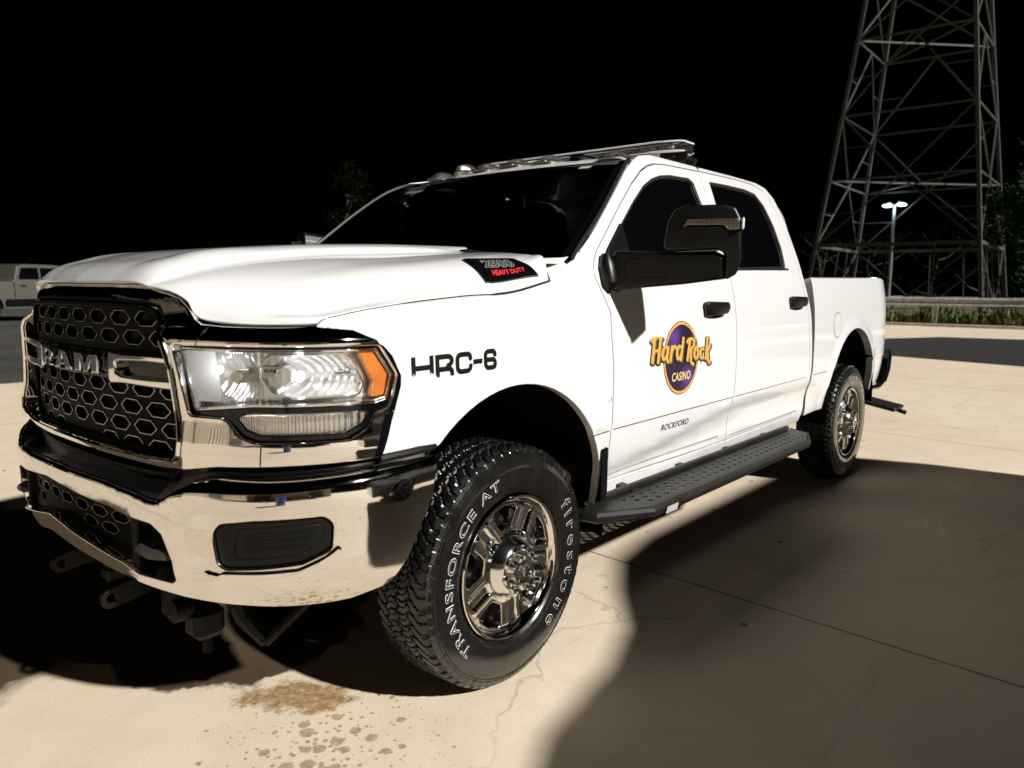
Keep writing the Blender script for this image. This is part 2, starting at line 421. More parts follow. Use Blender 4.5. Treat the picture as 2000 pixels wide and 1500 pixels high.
# ------------------------------------------------------------------ the pickup's surfaces (x runs to the rear, the near side is y<0)
PLAN = cr2([(-.985, 0), (-.977, .2), (-.955, .4), (-.925, .55), (-.872, .70), (-.79, .82), (-.68, .90), (-.55, .943), (-.42, .962), (-.2, .970), (0.1, .972)]) + [(6, .972)]
BPLAN = cr2([(-1.070, 0), (-1.057, .2), (-1.024, .4), (-.984, .55), (-.923, .70), (-.84, .815), (-.735, .90), (-.62, .952), (-.50, .98), (-.40, .988), (-.30, .992)])
def arc(pl):
    s = [0]
    for a, b in zip(pl, pl[1:]): s.append(s[-1] + math.hypot(b[0] - a[0], b[1] - a[1]))
    return s
def plan_map(pl, off):
    S = arc(pl); SX = [(s, p[0]) for s, p in zip(S, pl)]; SY = [(s, p[1]) for s, p in zip(S, pl)]
    def mp(s, z, d=0):
        a = abs(s); x = lerp(SX, a); y = lerp(SY, a); h = .012
        tx = lerp(SX, a + h) - lerp(SX, max(0, a - h)); ty = lerp(SY, a + h) - lerp(SY, max(0, a - h)); L = math.hypot(tx, ty) or 1
        nx, ny = -ty / L, tx / L; o = off(a, z) + d
        return (x + nx * o, -math.copysign(1, s) * (y + ny * o), z)
    return mp
BW = [(0, 0), (.1, .088), (.2, .176), (.3, .266), (.4, .356), (.5, .453), (.6, .554), (.7, .658), (.8, .762), (.9, .865), (1.0, .968), (1.1, 1.067), (1.2, 1.165), (1.3, 1.262), (1.38, 1.341), (1.5, 1.46)]
BK_ = [(0, 1.008), (.3, 1.018), (.5, 1.024), (.9, 1.020), (1.2, 1.006), (1.5, 1.0)]
def bmap(off):      # girth position and height on the bumper -> point on its plan curve
    pm = plan_map(BPLAN, lambda a_, z: 0)
    def mp(s, z, d=0):
        a_ = abs(s); return pm(math.copysign(lerp(BW, a_), s), 1.345 - (1.345 - z) * lerp(BK_, a_), off(a_, z) + d)
    return mp
INZ = cr2([(.36, .10), (.44, .075), (.50, .052), (.56, .037), (.62, .028), (.68, .016), (.75, .008), (.80, .004), (.815, .000), (1.0, .0), (1.15, .006), (1.25, .016), (1.35, .034), (1.42, .050), (1.47, .062), (1.6, .10), (1.75, .148), (1.88, .200), (1.95, .245), (2.0, .32)], 6)
ZT = [(-.8, 1.245), (-.66, 1.25), (-.44, 1.30), (-.2, 1.325), (.23, 1.352), (.35, 1.40), (.5, 1.50), (.65, 1.6)]
ARCH = [(.02, .495, .535), (3.77, .545, .545)]
def inset(x, z):
    zz = z - .011 * x; d = lerp(INZ, zz)
    if .45 < x < 3.1 and .45 < z < .8:
        ze = .625 + .14 * sstep(.5, 2.0, x)
        d += .015 * sstep(0, 1, (ze + .03 - z) / .07) * (1 - sstep(0, 1, (ze - .06 - z) / .10)) * sstep(.45, .7, x) * (1 - sstep(2.9, 3.1, x))
    if x < .6:
        zt = lerp(ZT, x); t = max(0, (z - (zt - .13)) / .13)
        f = lerp(INZ, min(zz, 1.2)) + .09 * t * t
        w_ = sstep(.28, .6, x); d = f * (1 - w_) + d * w_
    for cx, cz, r0 in ARCH:
        if z > .5: d -= .011 * (1 - sstep(0, .10, math.hypot(x - cx, z - cz) - r0))
    return d
def sideY(x, z):
    w_ = lerp(PLAN, x)
    if x > 4.4: w_ -= .11 * max(0, (x - 4.4) / .5) ** 2.2
    return w_ - inset(x, z)
def side(s, off=0): return lambda x, z: (x, s * (sideY(x, z) + off), z)
def side3(s): return lambda x, z, d: (x, s * (sideY(x, z) + d), z)
def hoodpts():
    return [
    [(-.955, 0, 1.352), (-.925, 0, 1.382), (-.80, 0, 1.430), (-.50, 0, 1.474), (-.12, 0, 1.500), (.2, 0, 1.512), (.44, 0, 1.518)],
    [(-.945, .22, 1.352), (-.915, .23, 1.382), (-.79, .24, 1.428), (-.50, .25, 1.472), (-.12, .25, 1.498), (.2, .25, 1.509), (.42, .25, 1.513)],
    [(-.933, .385, 1.350), (-.902, .395, 1.376), (-.785, .398, 1.421), (-.49, .405, 1.463), (-.12, .410, 1.489), (.2, .410, 1.499), (.36, .412, 1.499)],
    [(-.930, .405, 1.347), (-.898, .415, 1.370), (-.78, .42, 1.412), (-.48, .425, 1.457), (-.12, .43, 1.483), (.2, .43, 1.492), (.34, .43, 1.488)],
    [(-.926, .435, 1.340), (-.89, .45, 1.352), (-.77, .457, 1.388), (-.47, .462, 1.434), (-.12, .465, 1.458), (.2, .47, 1.475), (.335, .47, 1.484)],
    [(-.918, .460, 1.337), (-.885, .475, 1.349), (-.765, .482, 1.384), (-.47, .487, 1.4305), (-.12, .490, 1.455), (.2, .495, 1.4745), (.334, .495, 1.4836)],
    [(-.882, .555, 1.305), (-.85, .58, 1.308), (-.74, .605, 1.350), (-.45, .63, 1.407), (-.12, .63, 1.439), (.2, .62, 1.470), (.33, .62, 1.480)],
    [(-.858, .60, 1.255), (-.83, .63, 1.272), (-.72, .68, 1.314), (-.44, .73, 1.382), (-.12, .73, 1.420), (.18, .72, 1.458), (.325, .70, 1.474)],
    [(-.80, .70, 1.243), (-.78, .715, 1.256), (-.69, .75, 1.280), (-.43, .79, 1.348), (-.13, .795, 1.384), (.16, .795, 1.432), (.315, .78, 1.466)],
    [(-.735, .78, 1.243), (-.72, .79, 1.255), (-.65, .805, 1.264), (-.42, .835, 1.312), (-.14, .85, 1.342), (.13, .855, 1.378), (.31, .845, 1.450)],
    [(-.665, .835, 1.246), (-.655, .84, 1.256), (-.60, .85, 1.270), (-.41, .868, 1.298), (-.15, .88, 1.322), (.12, .888, 1.342), (.285, .885, 1.375)]]
def spl(P, T, t):               # non-uniform cubic through P at parameters T
    n = len(P)
    i = 0
    while i < n - 2 and t > T[i + 1]: i += 1
    def tan(k):
        if k == 0: return (P[1] - P[0]) / (T[1] - T[0])
        if k == n - 1: return (P[-1] - P[-2]) / (T[-1] - T[-2])
        d0 = T[k] - T[k - 1]; d1 = T[k + 1] - T[k]
        return ((P[k] - P[k - 1]) / d0 * d1 + (P[k + 1] - P[k]) / d1 * d0) / (d0 + d1)
    h = T[i + 1] - T[i]; s = (t - T[i]) / h
    return P[i] * (2 * s ** 3 - 3 * s * s + 1) + tan(i) * h * (s ** 3 - 2 * s * s + s) + P[i + 1] * (-2 * s ** 3 + 3 * s * s) + tan(i + 1) * h * (s ** 3 - s * s)
def loft(cols, nu, nv, Tu=None, Tv=None):       # cols: list of columns of points; returns rows[iv][iu]
    A = [[Vector(p) for p in c] for c in cols]; m = len(A[0])
    def par(Ps):
        T = [0]
        for a, b in zip(Ps, Ps[1:]): T.append(T[-1] + max(1e-4, (b - a).length))
        return [t / T[-1] for t in T]
    Tu = Tu or par(A[len(A) // 2])
    fine = []
    for c in A: fine.append([spl(c, Tu, k / nu) for k in range(nu + 1)])
    rows = []
    Tc = par([c[m // 2] for c in A])
    for j in range(nu + 1):
        line = [fine[i][j] for i in range(len(A))]; rows.append([spl(line, Tc, k / nv) for k in range(nv + 1)])
    return rows

truck = tag(empty('pickup_truck'), 'large white crew-cab pickup with chrome grille, black tow mirrors and casino door logo', 'pickup truck')
P_ = M['paint']
# ---- hood
rows = loft(hoodpts(), 90, 110)
full = [[Vector((p.x, p.y, p.z)) for p in r[:0:-1]] + [Vector((p.x, -p.y, p.z)) for p in r] for r in rows]
mb = MB(); mb.grid(full)
hem = [[p + Vector((.004, 0, -.005)) for p in full[0]], [p + Vector((.04, 0, -.008)) for p in full[0]]]
mb.grid([full[0]] + hem)
R_ = full[-1]; mb.grid([R_, [p + Vector((.004, 0, -.006)) for p in R_], [p + Vector((.0, 0, -.05)) for p in R_]])
for e in (0, -1):
    C_ = [r[e] for r in full]; sg = math.copysign(1, C_[0].y)
    mb.grid([C_, [p + Vector((0, sg * .002, -.004)) for p in C_], [p + Vector((0, -sg * .002, -.03)) for p in C_]])
hood = mb.build('hood', P_, truck, ang=60)
SEAM = [(r[-1].x, r[-1].z) for r in rows]
for sg in (-1, 1):
    pts = [Vector((r[-1].x, sg * (r[-1].y + .0015), r[-1].z - .0035)) for r in rows[::3]] + [Vector((v.x + .004, sg * (v.y + .003), v.z - .004)) for v in (spl([rows[-1][k] for k in (110, 102, 95, 88, 80)], [0, .25, .5, .75, 1], t) for t in (0, .1, .2, .35, .5, .7, .85, 1))]
    mb = MB(); mb.tube(pts, [.0016] * 12 + [.0022] * 12 + [.0042] * (len(pts) - 24), 6); mb.build('hood_gap_seal', M['seal'], hood)
# ---- fenders
def archpts(k, a0, a1, n=26, dr=0):
    cx, cz, r = ARCH[k]; return [(cx + (r + dr) * math.cos(math.radians(a0 + (a1 - a0) * i / n)), cz + (r + dr) * math.sin(math.radians(a0 + (a1 - a0) * i / n))) for i in range(n + 1)]
top = [(x, z - .005) for x, z in SEAM[3::6]]
fen = [(-.375, .872), (-.54, .880), (-.515, .95), (-.495, 1.006), (-.478, 1.06), (-.49, 1.135), (-.54, 1.19), (-.60, 1.228), (-.655, 1.240)] + top + [(.305, 1.40), (.325, 1.445), (.335, 1.458), (.40, 1.462), (.44, 1.470), (.463, 1.485), (.509, 1.442), (.500, 1.396), (.554, 1.311), (.586, 1.257), (.585, 1.178), (.598, 1.03), (.596, .79), (.597, .60), (.59, .50), (.545, .49)] + archpts(0, -2, 133)
DOOR1 = [(.607, .577), (.603, .79), (.605, 1.03), (.592, 1.178), (.594, 1.257), (.562, 1.314), (.508, 1.396), (.517, 1.440), (.556, 1.486), (.70, 1.600), (.814, 1.690), (.952, 1.790), (1.073, 1.862), (1.15, 1.893), (1.217, 1.910), (1.333, 1.922), (1.60, 1.932), (1.668, 1.934), (1.664, 1.778), (1.733, 1.319), (1.738, 1.212), (1.742, .94), (1.738, .8), (1.737, .582)]
DOOR2 = [(1.744, .582), (1.745, .8), (1.749, .94), (1.745, 1.212), (1.740, 1.319), (1.671, 1.778), (1.675, 1.936), (1.859, 1.942), (2.112, 1.948), (2.36, 1.945), (2.47, 1.92), (2.54, 1.865), (2.60, 1.76), (2.665, 1.58), (2.715, 1.42), (2.79, 1.2), (2.833, .95), (2.838, .75), (2.80, .66), (2.70, .602)]
W1 = [(.69, 1.435), (.665, 1.475), (.736, 1.573), (.80, 1.622), (.92, 1.712), (1.048, 1.794), (1.15, 1.838), (1.24, 1.862), (1.34, 1.876), (1.53, 1.884), (1.568, 1.865), (1.578, 1.80), (1.655, 1.447)]
W2 = [(1.81, 1.447), (1.748, 1.775), (1.752, 1.893), (1.95, 1.900), (2.203, 1.903), (2.33, 1.890), (2.41, 1.825), (2.475, 1.705), (2.51, 1.58), (2.505, 1.475)]
CAB = [(.467, 1.488), (.60, 1.592), (.787, 1.738), (.938, 1.852), (1.03, 1.905), (1.10, 1.935), (1.22, 1.957), (1.6, 1.962), (2.1, 1.968), (2.42, 1.966), (2.53, 1.945), (2.60, 1.89), (2.66, 1.76), (2.72, 1.58), (2.765, 1.42), (2.84, 1.2), (2.875, .95), (2.88, .72), (2.86, .60), (2.84, .535), (.60, .505), (.597, .60)]
shrink = lambda poly, d: [(p[0] + q[0] * d, p[1] + q[1] * d) for p, q in zip(*(lambda L: (L, vnorm(L)))(poly if area(poly) > 0 else poly[::-1]))]
def cabside(s):
    # one-piece cab side: pillars, roof rail, rocker; its two apertures sit 6 mm outside the doors
    g = lambda D: shrink(D, -.005)
    return panel('cab_side', CAB, [rnd(g(DOOR1), .01), rnd(g(DOOR2), .01)], side(s), P_, truck, res=.035, thick=.03, bev=.004)
AMIN = dict(res=.03, thick=.035, bev=.004)
for s in (-1, 1):
    fe = panel('fender', fen, [], side(s), P_, truck, res=.025, thick=.03, bev=.004)
    cabside(s)
    for nm, D, Wn, hx, hz in (('front_door', DOOR1, W1, 1.50, 1.262), ('rear_door', DOOR2, W2, 2.60, 1.285)):
        hole = rnd(Wn, .02, 3)
        dr = panel(nm, rnd(D, .012, 3), [hole], side(s), P_, truck, **AMIN)
        panel('window_seal', [p for p in hole], [shrink(hole, .014)[::1]], side(s, -.006), M['seal'], dr, res=.03, thick=.02, bev=.003)
        panel('window', shrink(hole, .010), [], side(s, -.013), M['glass'], dr, res=.05, thick=.005, bev=.001)
        # belt strip under the glass
        zb = 1.437 if nm == 'front_door' else 1.460
        x0, x1 = (.66, 1.665) if nm == 'front_door' else (1.80, 2.535)
        panel('belt_strip', rnd([(x0, zb - .012 + .02 * 0), (x1, zb - .006 + .012), (x1, zb + .018), (x0, zb + .004)], .004), [], side(s, .004), M['seal'], dr, res=.06, thick=.012, bev=.003)
        if s < 0 or nm == 'front_door':
            hb = MB(); y0 = s * sideY(hx, hz)
            o = [(hx - .125, hz - .036), (hx - .13, hz + .022), (hx - .115, hz + .034), (hx + .10, hz + .030), (hx + .122, hz + .012), (hx + .122, hz - .008), (hx + .085, hz - .030)]
            panel('handle', rnd(o, .014, 4), [], (lambda s, hx, hz, y0: lambda x, z: (x, y0 + s * (.044 - 1.2 * (x - hx) ** 2 - 3 * (z - hz) ** 2), z))(s, hx, hz, y0), M['mirrorblack'], dr, res=.02, thick=.034, bev=.010)
            panel('handle_recess', rnd(circ(hx + .01, hz - .008, .085, 24, .038), 0), [], side(s, .0012), M['black'], dr, res=.03, thick=.002, bev=.0005)
    # rocker crease line and lower body groove
    for x0, x1, par_ in ((.45, .585, fe),):
        panel('body_groove', [(x0, .793), (x1, .793), (x1, .7965), (x0, .7965)], [], side(s, .0012), M['seal'], par_, res=.05, thick=.001, bev=.0002)
for ob in [o for o in truck.children if o.name.startswith(('front_door', 'rear_door'))]:
    s = -1 if ob.data.vertices[0].co.y < 0 else 1
    x0, x1 = (.612, 1.733) if ob.name.startswith('front') else (1.752, 2.832)
    panel('body_groove', [(x0, .7945 + .011 * (x0 - .55)), (x1, .7945 + .011 * (x1 - .55)), (x1, .798 + .011 * (x1 - .55)), (x0, .798 + .011 * (x0 - .55))], [], side(s, .0012), M['seal'], ob, res=.08, thick=.001, bev=.0002)
    panel('lower_moulding_line', [(x0 + .03, .600), (x1 - .09, .612), (x1 - .09, .621), (x0 + .03, .605)], [], side(s, .0014), simple('shaded_groove', (.30, .29, .27), .4), ob, res=.08, thick=.001, bev=.0002)
# ---- roof and cab back
rc = []
for y, zc, fx in ((0, 1.987, 1.075), (.2, 1.985, 1.079), (.4, 1.979, 1.09), (.55, 1.970, 1.105), (.64, 1.960, 1.12), (.70, 1.948, 1.135), (.725, 1.938, 1.15)):
    k = (y / .725) ** 2
    zf = 1.921 - .012 * k
    yb = lambda z: y / .725 * (sideY(2.6, z) - .006)
    rc.append([(fx, y * .965, zf), (fx + .06, y * .985, zf + .55 * (zc - zf)), (fx + .25, y, zc - .008), (1.7, y, zc), (2.2, y, zc), (2.45, y, zc - .010), (2.55, y, zc - .045), (2.615 - .02 * (1 - k), yb(1.85), 1.85), (2.70 - .02 * (1 - k), yb(1.6), 1.6), (2.765, yb(1.4), 1.40), (2.85, yb(1.1), 1.05)])
rows = loft(rc, 110, 30); full = [[Vector((p.x, p.y, p.z)) for p in r[:0:-1]] + [Vector((p.x, -p.y, p.z)) for p in r] for r in rows]
mb = MB(); mb.grid(full); mb.grid([full[0], [p + Vector((.004, 0, -.012)) for p in full[0]], [p + Vector((.05, 0, -.02)) for p in full[0]]])
mb.build('roof', P_, truck, ang=60)
panel('rear_glass', rnd([(-.60, 1.50), (.60, 1.50), (.55, 1.80), (-.55, 1.80)], .04), [], lambda y, z: (2.735 - .33 * (z - 1.5) + .004, y, z), M['glass'], truck, res=.1, thick=.004, bev=.001, ref=(1.5, 0, 1.6))
# ---- windscreen
E_ = [Vector(p) for p in [(.40, .895, 1.440), (.47, .880, 1.495), (.63, .858, 1.618), (.787, .822, 1.742), (.938, .775, 1.852), (1.05, .730, 1.908), (1.12, .69, 1.918)]]
TE = [i / 6 for i in range(7)]
def ws(u, t, off=0):
    e = spl(E_, TE, t); bow = .115; h = .012 * math.sin(PI * t)
    return Vector((e.x - bow * (1 - abs(u) ** 2.2) * (1 - .55 * t ** 2) - h + off * -.55, u * e.y, e.z + off * .8))
mb = MB(); mb.grid([[ws(u / 24, t / 24) for u in range(-24, 25)] for t in range(25)]); wsc = mb.build('windscreen', M['wsglass'], truck, ang=80)
mb = MB()
for t0, t1, full_ in ((-.001, .07, 1), (.955, 1.001, 1)):
    mb.grid([[ws(u / 24, t0 + (t1 - t0) * t / 3, .001) for u in range(-24, 25)] for t in range(4)])
for sg in (-1, 1): mb.grid([[ws(sg * (.955 + .045 * u / 2), t / 24, .0015) for u in range(3)] for t in range(25)])
mb.build('black_border', M['gloss'], wsc, ang=80)
for sg in (-1, 1):
    mb = MB(); mb.tube([ws(sg * 1.003, t / 20, .002) for t in range(1, 21)], .009, 8); mb.build('windscreen_seal', M['seal'], wsc)
mb = MB(); mb.grid([[ws(-.80 + .07 * u / 3 - .004 * t, .70 + .035 * t / 2, .003) for u in range(4)] for t in range(3)]); mb.build('windscreen_sticker', M['sticker'], wsc)
# cowl and wipers
mb = MB(); mb.grid([[Vector((x, y, 1.452 - .02 * abs(y) - .04 * (x < .3))) for y in np.linspace(-.86, .86, 20)] for x in (.25, .34, .42, .55)]); mb.build('cowl', M['black'], truck)
for y0, y1, x0 in ((-.62, .02, .40), (.10, .72, .35)):
    mb = MB(); pts = [ws(-(a_), .045 + .03 * math.sin(PI * k / 8), .02) for k, a_ in enumerate(np.linspace(-y0 / .88, -y1 / .88, 9))]
    mb.tube(pts, .008, 6); mb.tube([pts[4] + Vector((0, 0, .006)), pts[2] + Vector((-.02, 0, .012)), Vector((x0 + .0, y0 + .04, 1.468))], [.006, .009, .012], 8); mb.build('wiper', M['black'], truck)
# ---- interior
mb = MB(); mb.box((.78, 0, 1.33), (.55, 1.45, .26), .05); mb.box((1.0, 0, 1.0), (.5, 1.5, .5), .05); mb.build('dashboard', M['dark'], truck)
for y in (-.40, .40):
    mb = MB(); mb.box((1.62, y, 1.02), (.5, .52, .2), .06); mb.box((1.86, y, 1.35), (.16, .50, .62), .07, Matrix.Rotation(.25, 3, 'Y')); mb.box((1.97, y, 1.73), (.10, .26, .18), .05); mb.build('seat', simple('seat_cloth', (.03, .03, .032), .8), truck)
mb = MB(); mb.lathe([(-.02, .17), (0, .19), (.02, .17)], 24, 'X', (0, 0, 0)); 
mb2 = MB(); mb2.X = Matrix.Translation((1.12, -.40, 1.36)) @ Matrix.Rotation(-.5, 4, 'Y'); mb2.lathe([(-.012, .178), (0, .19), (.012, .178), (0, .166)], 28, 'X', closed=True); mb2.bar((0, 0, -.17), (0, 0, .17), .03); mb2.bar((0, -.17, 0), (0, .17, 0), .03); mb2.box((0, 0, 0), (.04, .12, .1), .02); mb2.build('steering_wheel', M['black'], truck)
mb = MB(); mb.box((1.07, 0, 1.76), (.03, .26, .07), .012); mb.bar((1.07, 0, 1.79), (1.02, 0, 1.87), .02); mb.box((1.085, .10, 1.76), (.035, .02, .066), .004); mb.build('rear_view_mirror', M['satin'], truck)
# ---- bed
BED = [(2.912, .56), (2.912, .95), (2.912, 1.430), (3.4, 1.437), (4.50, 1.455), (4.62, 1.445), (4.72, 1.410), (4.80, 1.355), (4.855, 1.27), (4.868, 1.10), (4.86, .85), (4.83, .74), (4.52, .63), (4.34, .60)] + archpts(1, 5, 172) + [(3.235, .57)]
for s in (-1, 1):
    bs = panel('bed_side', BED, [], side(s), P_, truck, res=.035, thick=.05, bev=.006)
    panel('body_groove', [(2.93, .823), (3.20, .826), (3.20, .8295), (2.93, .8265)], [], side(s, .0012), M['seal'], bs, res=.05, thick=.001, bev=.0002)
    panel('body_groove', [(4.40, .834), (4.85, .836), (4.85, .8395), (4.40, .8375)], [], side(s, .0012), M['seal'], bs, res=.05, thick=.001, bev=.0002)
    if s < 0:
        panel('fuel_door', circ(3.355, 1.125, .082, 36), [], side(s, .0022), P_, bs, res=.02, thick=.006, bev=.002)
        panel('fuel_door_gap', circ(3.355, 1.125, .086, 36), [], side(s, .0007), M['seal'], bs, res=.03, thick=.002, bev=.0003)
    panel('tail_light', rnd([(4.815, .87), (4.872, .87), (4.875, 1.24), (4.83, 1.24), (4.805, 1.1)], .012), [], side(s, .006), M['redlens'], truck, res=.03, thick=.03, bev=.004)
mb = MB()
mb.box((3.88, 0, .84), (1.95, .96, .04), .005); mb.box((2.93, 0, 1.08), (.04, 1.70, .66), .01)
for s in (-1, 1): mb.box((3.88, s * .86, 1.27), (1.9, .03, .29), .01); mb.box((3.88, s * .665, 1.125), (1.9, .37, .02), .005); mb.box((3.88, s * .485, .99), (1.9, .02, .28), .005)
mb.box((3.88, 0, .84), (.01, .01, .01), .001); mb.build('bed_liner', M['black'], truck)
panel('tailgate', rnd([(-.80, .86), (.80, .86), (.80, 1.42), (-.80, 1.42)], .02), [], lambda y, z: (4.88 + .02 * (1 - (y / .8) ** 2), y, z), P_, truck, res=.1, thick=.06, bev=.01, back=True)
for s in (-1, 1):      # bed rail caps
    mb = MB(); mb.grid([[Vector((x, s * (sideY(x, lerp([(2.9, 1.43), (4.5, 1.455), (4.72, 1.41), (4.86, 1.27)], x)) - q), lerp([(2.9, 1.43), (4.5, 1.455), (4.72, 1.41), (4.86, 1.27)], x) + h - .003)) for q, h in ((.004, 0), (.02, .006), (.08, .006), (.12, -.01))] for x in np.linspace(2.915, 4.85, 40)]); mb.build('bed_rail_cap', P_, truck)
# rear bumper
mb = MB()
for s in (-1, 1):
    mb.grid([[Vector((x, s * y, z)) for z, x, y in ((.60, 4.80 + dx, .84 + dy), (.62, 4.84 + dx, .88 + dy), (.80, 4.90 + dx, .90 + dy), (.83, 4.86 + dx, .86 + dy))] for dx, dy in ((-.18, .05), (-.02, .04), (.08, -.02), (.14, -.20), (.14, -.88))])
mb.build('rear_bumper', M['gloss'], truck)
mb = MB()
for s in (-1,):
    mb.tube([(4.40, s * .93, .60), (4.55, s * .945, .60), (4.70, s * .945, .64), (4.80, s * .94, .72), (4.87, s * .93, .83), (4.885, s * .92, .87)], [.012, .022, .03, .032, .03, .018], 10)
mb.build('bumper_end_cap', M['gloss'], truck)
mb = MB(); mb.box((5.05, -.80, .405), (.30, .42, .03), .006, Matrix.Rotation(.18, 3, 'X')); mb.tube([(4.75, -.62, .48), (5.0, -.68, .44), (5.1, -.75, .42)], .022, 8); mb.bar((5.04, -.95, .372), (5.06, -1.06, .335), .05, .03); mb.build('rear_step', M['board'], truck)
# ---- wheel housings, underbody
for (cx, cz, r), inner in zip(ARCH, (.50, .50)):
    for s in (-1, 1):
        mb = MB(); R2 = r + .012
        an = [math.radians(a_) for a_ in np.linspace(-8 if cx < 1 else -4, 188, 40)]
        if cx < 1: an = [math.radians(a_) for a_ in np.linspace(-12, 150, 36)]
        ys = [sideY(cx, 1.0) - .016, sideY(cx, 1.0) - .10, .5]
        mb.grid([[Vector((cx + R2 * math.cos(a_), s * y, cz + R2 * math.sin(a_))) for a_ in an] for y in ys])
        c = [Vector((cx + R2 * math.cos(a_), s * ys[-1], cz + R2 * math.sin(a_))) for a_ in an]; mb.add(c, [tuple(range(len(c)))])
        mb.build('wheel_housing', M['liner'], truck)
    # splash flap behind each wheel
for s in (-1, 1):
    mb = MB(); mb.grid([[Vector((x, s * y, z)) for x, y in ((.522, .978), (.556, .984), (.562, .55))] for z in (.735, .60, .47)]); mb.build('splash_flap', M['liner'], truck)
    mb = MB(); mb.grid([[Vector((x, s * y, z)) for x, y in ((4.30, .90), (4.325, .93), (4.33, .55))] for z in (.84, .70, .56)]); mb.build('splash_flap', M['liner'], truck)
mb = MB()
for s in (-1, 1):
    mb.tube([(-.80, s * .42, .60), (-.3, s * .43, .66), (.4, s * .44, .60), (1.5, s * .45, .56), (3.2, s * .45, .60), (3.8, s * .45, .72), (4.75, s * .46, .64)], .055, 8)
for x in (-.7, .75, 1.6, 2.5, 3.3, 4.6): mb.bar((x, -.44, .58), (x, .44, .58), .10, .08)
mb.build('chassis', M['dark'], truck)
mb = MB(); mb.box((1.65, 0, .62), (2.35, 1.68, .12), .03); mb.box((1.1, 0, .50), (.9, .4, .2), .06); mb.box((-.15, 0, .82), (1.05, 1.0, .5), .06); mb.build('floor_pan', M['dark'], truck)
mb = MB()
mb.tube([(0, -.78, .42), (0, .78, .42)], .045, 12); mb.lathe([(-.12, .02), (-.10, .11), (0, .15), (.10, .11), (.12, .02)], 20, 'X', (.02, .28, .42)); mb.tube([(-.14, -.72, .40), (-.14, .72, .40)], .02, 8)
mb.build('axle', M['steelblk'], truck); mb = MB(); mb.tube([(3.79, -.80, .42), (3.79, .80, .42)], .05, 12); mb.lathe([(-.18, .03), (-.12, .14), (0, .18), (.12, .13), (.16, .03)], 20, 'X', (3.79, 0, .42))
mb.build('axle', M['steelblk'], truck)
# ------------------------------------------------------------------ front: grille surround, lamps, bumper
FOZ = cr2([(.83, .002), (.85, .006), (.87, .008), (.90, .014), (.94, .012), (.97, .006), (1.0, .003), (1.10, .004), (1.185, .010), (1.208, .010), (1.225, -.004), (1.245, -.024), (1.29, -.034), (1.33, -.043), (1.36, -.06)], 6)
def FO(a_, z):
    return lerp(FOZ, z) * 1.0 + (.012 * math.exp(-((a_ - .60) / .05) ** 2) if z < 1.2 else 0)
FM = plan_map(PLAN, FO)
sym = lambda h: [(-s, z) for s, z in h[::-1]] + h if h[0][0] > 1e-6 else [(-s, z) for s, z in h[:0:-1]] + h
outer = [(0, 1.346), (.33, 1.346), (.405, 1.344), (.43, 1.334), (.50, 1.322), (.545, 1.310), (.58, 1.285), (.61, 1.255), (.64, 1.244), (.72, 1.240), (.85, 1.239), (.97, 1.241), (1.07, 1.234), (1.13, 1.205), (1.175, 1.155), (1.206, 1.10), (1.205, 1.07), (1.185, 1.005), (1.145, .884), (1.135, .876), (.90, .872), (.70, .864), (.60, .850), (.50, .842), (.30, .846), (0, .850)]
outer = [(-s, z) for s, z in outer[-2:0:-1]] + outer
GO = [(0, 1.293), (.25, 1.292), (.40, 1.288), (.465, 1.278), (.505, 1.240), (.535, 1.19), (.562, 1.12), (.585, 1.0), (.600, .93), (.595, .895), (.565, .872), (.45, .866), (.2, .872), (0, .874)]
GO = [(-s, z) for s, z in GO[-2:0:-1]] + GO
HLH = [(.572, 1.186), (1.135, 1.186), (1.190, 1.105), (1.176, 1.045), (1.160, 1.012), (1.125, 1.0), (1.10, .965), (1.05, .938), (.81, .938), (.77, .952), (.735, .99), (.715, .999), (.622, 1.001)]
HLr = rnd(HLH, .015, 3); HLn = [(-s, z) for s, z in HLr]
gs = panel('grille_surround', rnd(outer, .008, 3), [rnd(GO, .012, 3), HLr, HLn], FM, M['chrome'], truck, res=.022, thick=.05, bev=.006)
for s in (-1, 1):           # panel joints in the chrome
    FJ = plan_map(PLAN, lambda a_, z: FO(a_, z) + .0012)
    panel('joint_line', [(s * .650, 1.186), (s * .653, 1.186), (s * .672, 1.236), (s * .669, 1.236)], [], FJ, M['seal'], gs, res=.02, thick=.001, bev=.0001)
    panel('joint_line', [(s * .82, .874), (s * .823, .874), (s * .829, .936), (s * .826, .936)], [], FJ, M['seal'], gs, res=.02, thick=.001, bev=.0001)
    # black trim around the headlight's outer end
    OT = [(1.142, 1.190), (1.196, 1.106), (1.180, 1.03), (1.165, 1.004), (1.185, 1.004), (1.206, 1.07), (1.207, 1.10), (1.177, 1.157), (1.150, 1.186)]
    panel('headlight_trim', [(s * a_, b_) for a_, b_ in OT], [], FJ, M['gloss'], gs, res=.02, thick=.004, bev=.001)
    panel('corner_trim', [(s * a_, b_) for a_, b_ in [(1.115, .880), (1.14, .880), (1.183, 1.0), (1.155, .998)]], [], FJ, M['gloss'], gs, res=.02, thick=.004, bev=.001)
